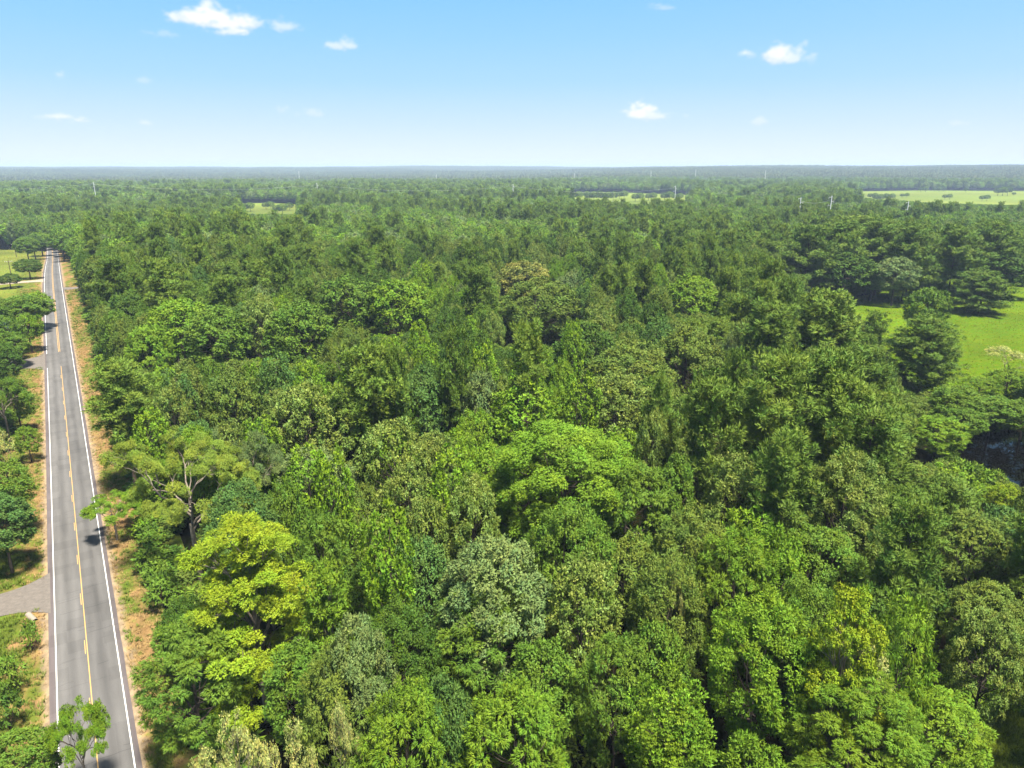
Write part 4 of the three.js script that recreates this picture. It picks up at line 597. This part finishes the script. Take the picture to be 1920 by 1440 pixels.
{ // forest to the horizon: pieces of canopy 46 m across, each some thirty rough crowns
  const pieces = [0, 1, 2].map((s) => { const rng = rngOf(600 + s), B = new Buf(); for (let i = 0; i < 6; i++) for (let k = 0; k < 6; k++) { const c = [(i - 2.5) * 7.8 + (rng() - .5) * 5, 11 + 7 * rng(), (k - 2.5) * 7.8 + (rng() - .5) * 5], r = 3.6 + 2 * rng(); lobe(B, rng, c, r, [0, 1, 0], { L: 1, W: .8, cover: 1.1, ls: 2.6, up: .3, droop: 0, sq: 1.25, back: -.35 }); } return B.geo(); });
  const rng = rngOf(601), lists = [[], [], []], cell = 44;
  for (let x = -9400; x < 9400; x += cell) for (let z = -11800; z < 0; z += cell) { const X = x + (rng() - .5) * 16, Z = z + (rng() - .5) * 16, r = Math.hypot(X, Z), a = Math.abs(Math.atan2(X, -Z)), u = rng(), w = rng(); if (r < 2680 || r > 11600 || a > .76 || open_(X, Z) || r > 5200 && w < .1) continue; lists[Math.floor(u * 3)].push([X, Z, u, w, r]); }
  const g = stuffGroup('horizon_forest', 'hazy wooded ridge along the horizon'), m4 = new THREE.Matrix4(), q = new THREE.Quaternion(), up = new THREE.Vector3(0, 1, 0), c = new THREE.Color();
  lists.forEach((l, s) => { const I = new THREE.InstancedMesh(pieces[s], leafMat('copy'), l.length); I.name = 'canopy'; g.add(I); l.forEach(([x, z, u, w, r], i) => { const k = 1 + smooth(4000, 9000, r) * .35; m4.compose(new THREE.Vector3(x, H(x, z) - 3, z), q.setFromAxisAngle(up, Math.floor(w * 4) * Math.PI / 2), new THREE.Vector3(k, .9 + .5 * u, k)); I.setMatrixAt(i, m4); const v = .75 + .5 * fbm(x / 260, z / 260, 71, 3) + .2 * (w - .5); c.setRGB(.088 * v * (.9 + .3 * u), .132 * v, .026 * v); I.setColorAt(i, c); }); });
}
{ // undergrowth in the gaps and along the edges, and low bushes round pond and meadow
  const rng = rngOf(8181), list = [];
  for (let n = 0; n < 12000; n++) { const az = (rng() * 92 - 46) * Math.PI / 180, r = 22 + Math.sqrt(rng()) * 330, x = Math.sin(az) * r, z = -Math.cos(az) * r; if (roadside(x, z, roadD(x, z) < 0 ? 1.0 : .3) || open_(x, z) || nearSide(x, z, .5) || hides(x, H(x, z), z, 3, 1)) continue; const u = rng(), edge = roadside(x, z, 4); if (!edge && u < (r < 130 ? .7 : .86)) continue; list.push({ x, y: H(x, z) - .2, z, kind: 'shrub', tint: u < .5 ? 'mid' : u < .7 ? 'dark' : u < .86 ? 'bright' : 'olive', R: 1.3 + 1.6 * rng(), h: edge ? 1.6 + 2.2 * rng() : 2.5 + 4 * rng(), turn: u * 50, v: n, shade: .8 + .3 * rng() }); }
  for (const [P, n, h0] of [[POND, 300, 3.5], [MEADOW, 500, 2.6], [CORNER_GRASS, 120, 2], [SIDE_GRASS, 60, 1.6]]) for (let k = 0; k < n; k++) { const i = Math.floor(rng() * P.length), a = P[i], b = P[(i + 1) % P.length], t = rng(), cx = P.reduce((s, q) => s + q[0], 0) / P.length, cz = P.reduce((s, q) => s + q[1], 0) / P.length, m = 1 + .10 * (rng() - .2), x = cx + (lerp(a[0], b[0], t) - cx) * m, z = cz + (lerp(a[1], b[1], t) - cz) * m; if (roadside(x, z, 0)) continue; list.push({ x, y: H(x, z) - .1, z, kind: 'shrub', tint: ['mid', 'bright', 'olive', 'lime'][k % 4], R: 1.0 + 1.4 * rng(), h: h0 * (.5 + .8 * rng()), turn: t * 40, v: k, shade: .85 + .3 * rng() }); }
  sortOut(stuffGroup('undergrowth', 'low green bushes in the gaps and edges of the forest'), list, 1.2, false);
}
{ // grass: blades in tufts on the verges, the corner and the meadow
  const rng = rngOf(5150), tuft = (() => { const B = new Buf(); for (let k = 0; k < 12; k++) { const a = rng() * 6.283, l = .35 + .5 * rng(), d = nrm([Math.cos(a) * l, 1, Math.sin(a) * l]), v = .7 + .6 * rng(); B.needle(Math.cos(a) * .08, 0, Math.sin(a) * .08, d[0], d[1], d[2], -Math.sin(a), 0, Math.cos(a), .3 + .35 * rng(), .055, v * (1 + .2 * rng()), v, v * .8); } return B.geo(); })();
  const spots = [], green = [.085, .14, .022], dead = [.25, .19, .10], meadow = [.145, .208, .018];
  for (let n = 0; n < 34000; n++) { const s = S0 + rng() ** 1.5 * 330, right = rng() < .55, d = right ? 4.0 + rng() * 7.6 : -4.1 - rng() * 7.2, [x, z] = roadPoint(s, d); if (nearSide(x, z, .6)) continue; const k = fbm(s / 3.2, d / 1.6, 90, 3) + (Math.abs(d) - 7) * .02; if (rng() < .35) continue; const c = k > .54 ? green : dead, v = .75 + .5 * rng(); spots.push([x, H(x, z) + dip(s, d) - .04, z, .55 + .7 * rng() * (k > .54 ? 1.1 : .7), c.map((q) => q * v)]); }
  const over = (P, n, c, size) => { const xs = P.map((q) => q[0]), zs = P.map((q) => q[1]), lx = Math.min(...xs), hx = Math.max(...xs), lz = Math.min(...zs), hz = Math.max(...zs); for (let k = 0; k < n; k++) { const x = lerp(lx, hx, rng()), z = lerp(lz, hz, rng()); if (!inside(P, x, z) || nearSide(x, z, .8)) continue; const v = .7 + .6 * fbm(x / 5, z / 5, 33, 3) + .2 * rng(); spots.push([x, H(x, z), z, size * (.7 + .9 * rng()), c.map((q) => q * v)]); } };
  over(MEADOW, 22000, meadow, .8); over(CORNER_GRASS, 9000, [.13, .19, .02], .9); over(SIDE_GRASS, 6000, [.10, .16, .022], .9); over(CLEARING, 6000, [.17, .20, .055], 1.0);
  const I = new THREE.InstancedMesh(tuft, leafMat('copy'), spots.length), m4 = new THREE.Matrix4(), q = new THREE.Quaternion(), up = new THREE.Vector3(0, 1, 0), c = new THREE.Color(); I.name = 'grass'; I.receiveShadow = true;
  spots.forEach(([x, y, z, s, k], i) => { m4.compose(new THREE.Vector3(x, y, z), q.setFromAxisAngle(up, i * 2.4), new THREE.Vector3(s, s, s)); I.setMatrixAt(i, m4); I.setColorAt(i, c.setRGB(...k)); });
  I.userData = { kind: 'stuff', label: 'green and dead grass on the verges and meadow' }; scene.add(I);
}

// ───────────────────────── poles, wires, house, small things ─────────────────────────
const V = (x, y, z) => [x, y, z];
function box(w, h, d, x = 0, y = 0, z = 0) { return new THREE.BoxGeometry(w, h, d).translate(x, y, z); }
const poles = [];
const POLE = [[175, 341, 36, 1120, 'tall pale steel pole left of the road line on the skyline'], [594, 343, 36, 1040, 'tall pale steel pole above the small light green field'], [962, 345, 34, 960, 'tall pale steel pole above the middle of the forest'], [1267, 348, 34, 900, 'tall pale steel pole beside the far field strip'], [1502, 370, 31, 590, 'tall pale steel pole, left one of the close pair'], [1560, 367, 33, 545, 'tall pale steel pole, right one of the close pair'], [1704, 377, 27, 640, 'short pale steel pole below the large hay field'], [1221, 320, 40, 2500, 'faint far steel pole left of the fainter ridge pole'], [1305, 318, 44, 2600, 'faint far steel pole standing against the ridge'], [1436, 319, 44, 2450, 'pale far tower standing against the ridge'], [1077, 325, 36, 2300, 'faint far steel pole above the far field strip'], [818, 327, 36, 2300, 'faint far steel pole above the left part of the forest'], [560, 321, 44, 2500, 'faint far steel pole above the small light green field']];
for (const [px, py, h, D, label] of POLE) {
  const d = viewDir(px, py), k = D / Math.hypot(d.x, d.z), x = d.x * k, z = d.z * k, top = EYE + d.y * k, y = H(x, z), hh = Math.max(12, top - y), wide = D > 2000 ? 1.7 : 1;
  const g = thing('steel_pole', label, 'power pole', x, y, z, 0, 'steel poles of the power line'); poles.push([x, top, z]);
  const B = new Buf(); B.tube([V(0, -1, 0), V(0, hh * .5, 0), V(0, hh, 0)], [.45 * wide, .36 * wide, .26 * wide], 10); part('shaft', B.geo(), M.steel, g);
  for (let a = 0; a < 3; a++) { const A = new Buf(), s = a % 2 ? 1 : -1; A.tube([V(0, hh - 1.2 - a * 2.6, 0), V(s * 1.9, hh - .9 - a * 2.6, 0)], [.12, .07], 5); A.tube([V(s * 1.85, hh - .9 - a * 2.6, 0), V(s * 1.85, hh - 2.1 - a * 2.6, 0)], [.09, .09], 5); part('arm', A.geo(), M.steel, g); }
}
function wire(a, b, sag, label) { const B = new Buf(), pts = [], n = 24; for (let i = 0; i <= n; i++) { const t = i / n; pts.push([lerp(a[0], b[0], t), lerp(a[1], b[1], t) - sag * 4 * t * (1 - t), lerp(a[2], b[2], t)]); } B.tube(pts, pts.map(() => .05), 4); const m = part(numbered('power_line'), B.geo(), M.wire, scene); tag(m, label, 'power line', 'spans of the power line'); }
const off = (p, dy) => [p[0], p[1] - dy, p[2]];
wire(off([poles[0][0] - 420, poles[0][1] - 4, poles[0][2] - 20], 2), off(poles[0], 2.5), 8, 'sagging wire running off the frame from the leftmost steel pole');
wire(off(poles[0], 2.5), off(poles[1], 2.5), 7, 'sagging wire between the two leftmost steel poles'); wire(off(poles[1], 2.5), off(poles[2], 2.5), 7, 'sagging wire between the second and third steel poles'); wire(off(poles[2], 2.5), off(poles[3], 2.5), 7, 'sagging wire from the third steel pole to the far field strip'); wire(off(poles[4], 2.5), off(poles[5], 2.5), 2, 'short wire between the close pair of steel poles');

// wooden poles by the clearing
function woodPole(px, py, h, label, box_) {
  const [x, z] = ground(px, py), g = thing('utility_pole', label, 'utility pole', x, H(x, z), z, .4, 'wooden utility poles by the clearing'), B = new Buf();
  B.tube([V(0, -.5, 0), V(0, h, 0)], [.2, .14], 8); part('post', B.geo(), M.wood, g); part('crossarm', box(3.4, .16, .14, 0, h - .6, .16), M.concrete, g);
  for (const s of [-1.5, -.7, .7, 1.5]) part('insulator', new THREE.CylinderGeometry(.07, .1, .32, 8).translate(s, h - .36, .16), M.white, g);
  if (box_) { part('transformer', new THREE.CylinderGeometry(.38, .38, 1.3, 12).translate(.45, h - 2.2, 0), M.steel, g); }
}
woodPole(20.5, 514, 6.5, 'wooden utility pole on the clearing between two dark trees'); woodPole(31, 482, 9, 'wooden utility pole with grey transformer before the dark wood behind the clearing', true); woodPole(38, 462, 10, 'farther wooden utility pole half hidden in dark trees above the clearing', true);

{ // white house half hidden by roadside trees
  const [x, z] = ground(14, 628), y = H(x, z), turn = 0.56, g = thing('house', 'white house with pale roof half hidden by roadside trees', 'house', x, y, z, turn);
  part('wall', box(9, 2.8, 6.4, 0, 1.4, 0), M.wall, g);
  const roof = new THREE.Shape(); roof.moveTo(-3.7, 0); roof.lineTo(3.7, 0); roof.lineTo(0, 1.9); roof.closePath();
  part('roof', new THREE.ExtrudeGeometry(roof, { depth: 9.8, bevelEnabled: false }).rotateY(Math.PI / 2).translate(-4.9, 2.81, 0), M.roofWhite, g);
  for (const sx of [-2.6, 2.6]) { const w = part('window', box(1.3, 1.1, .06, sx, 1.6, 3.22), M.white, g); part('pane', box(1.1, .9, .04, sx, 1.6, 3.26), M.glass, w); } part('door', box(.95, 2.0, .06, 0, 1.0, 3.22), M.wood, g); part('window', box(.06, 1.1, 1.3, 4.52, 1.6, 0), M.glass, g);
}
{ const [x, z] = ground(33, 617), y = H(x, z), g = thing('shed', 'small open shed with red roof beside the white house', 'shed', x, y, z, .56); part('roof', new THREE.BoxGeometry(2.6, .12, 2.6).rotateZ(.16).translate(0, 2.35, 0), M.roofRed, g); for (const [a, b] of [[-1.1, -1.1], [1.1, -1.1], [-1.1, 1.1], [1.1, 1.1]]) part('post', box(.12, 2.2, .12, a, 1.1, b), M.wood, g); part('back_wall', box(2.3, 2.0, .08, 0, 1.0, -1.2), M.wood, g); }
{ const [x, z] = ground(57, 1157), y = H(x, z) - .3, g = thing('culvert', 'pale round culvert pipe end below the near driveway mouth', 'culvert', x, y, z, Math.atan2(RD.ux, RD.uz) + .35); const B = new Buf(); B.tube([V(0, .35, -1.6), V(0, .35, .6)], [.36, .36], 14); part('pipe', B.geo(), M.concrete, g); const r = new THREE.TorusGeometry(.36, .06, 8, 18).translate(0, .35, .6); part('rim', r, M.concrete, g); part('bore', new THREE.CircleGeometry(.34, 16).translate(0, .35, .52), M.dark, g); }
{ // snapped trunk standing at the right of the wood
  const g0 = ground(1757, 1247, 9), x = g0[0], z = g0[1], g = thing('broken_trunk', 'snapped tree trunk with orange splintered top in the dark right of the wood', 'tree stump', x, H(x, z), z), B = new Buf(); B.tube([V(0, -.5, 0), V(.1, 6, .05), V(.15, 11, 0)], [.34, .28, .26], 8); part('trunk', B.geo(), M.bark, g);
  const S = new Buf(), rng = rngOf(12); for (let k = 0; k < 9; k++) { const a = k / 9 * 6.283; S.tube([V(.15 + Math.cos(a) * .17, 10.9, Math.sin(a) * .17), V(.15 + Math.cos(a) * .2, 11.3 + 1.5 * rng(), Math.sin(a) * .2)], [.1, .015], 4); } part('splintered_top', S.geo(), M.heart, g);
}
for (const [px, py, h, lean, label] of [[1742, 540, 21, .16, 'bare leaning pine trunk, left one at the meadow edge'], [1752, 538, 19, .24, 'bare leaning pine trunk, middle one at the meadow edge'], [1762, 537, 22, .10, 'bare leaning pine trunk, right one at the meadow edge']]) {
  const [x, z] = ground(px, py), g = thing('dead_trunk', label, 'dead tree', x, H(x, z), z, 0, 'bare trunks at the meadow edge'), B = new Buf(), rng = rngOf(px); B.tube([V(0, -.5, 0), V(lean * h * .4, h * .5, 0), V(lean * h, h, 0)], [.42, .33, .12], 7); part('trunk', B.geo(), M.paleBark, g);
  for (let k = 0; k < 6; k++) { const t = .5 + k * .08, a = rng() * 6.283, q = new Buf(), p = V(lean * h * t * .95, h * t, 0); q.tube(curve(p, [p[0] + Math.cos(a) * 2.2, p[1] + .9, Math.sin(a) * 2.2], .05, 3, rng, .15), taper(.09, .02, 3), 4); part('branch', q.geo(), M.paleBark, g); }
}
console.log('trees', near.length, 'singles', singles.length, 'prototype triangles', triCount, 'prototypes', protoCache.size);
renderer.render(scene, camera);
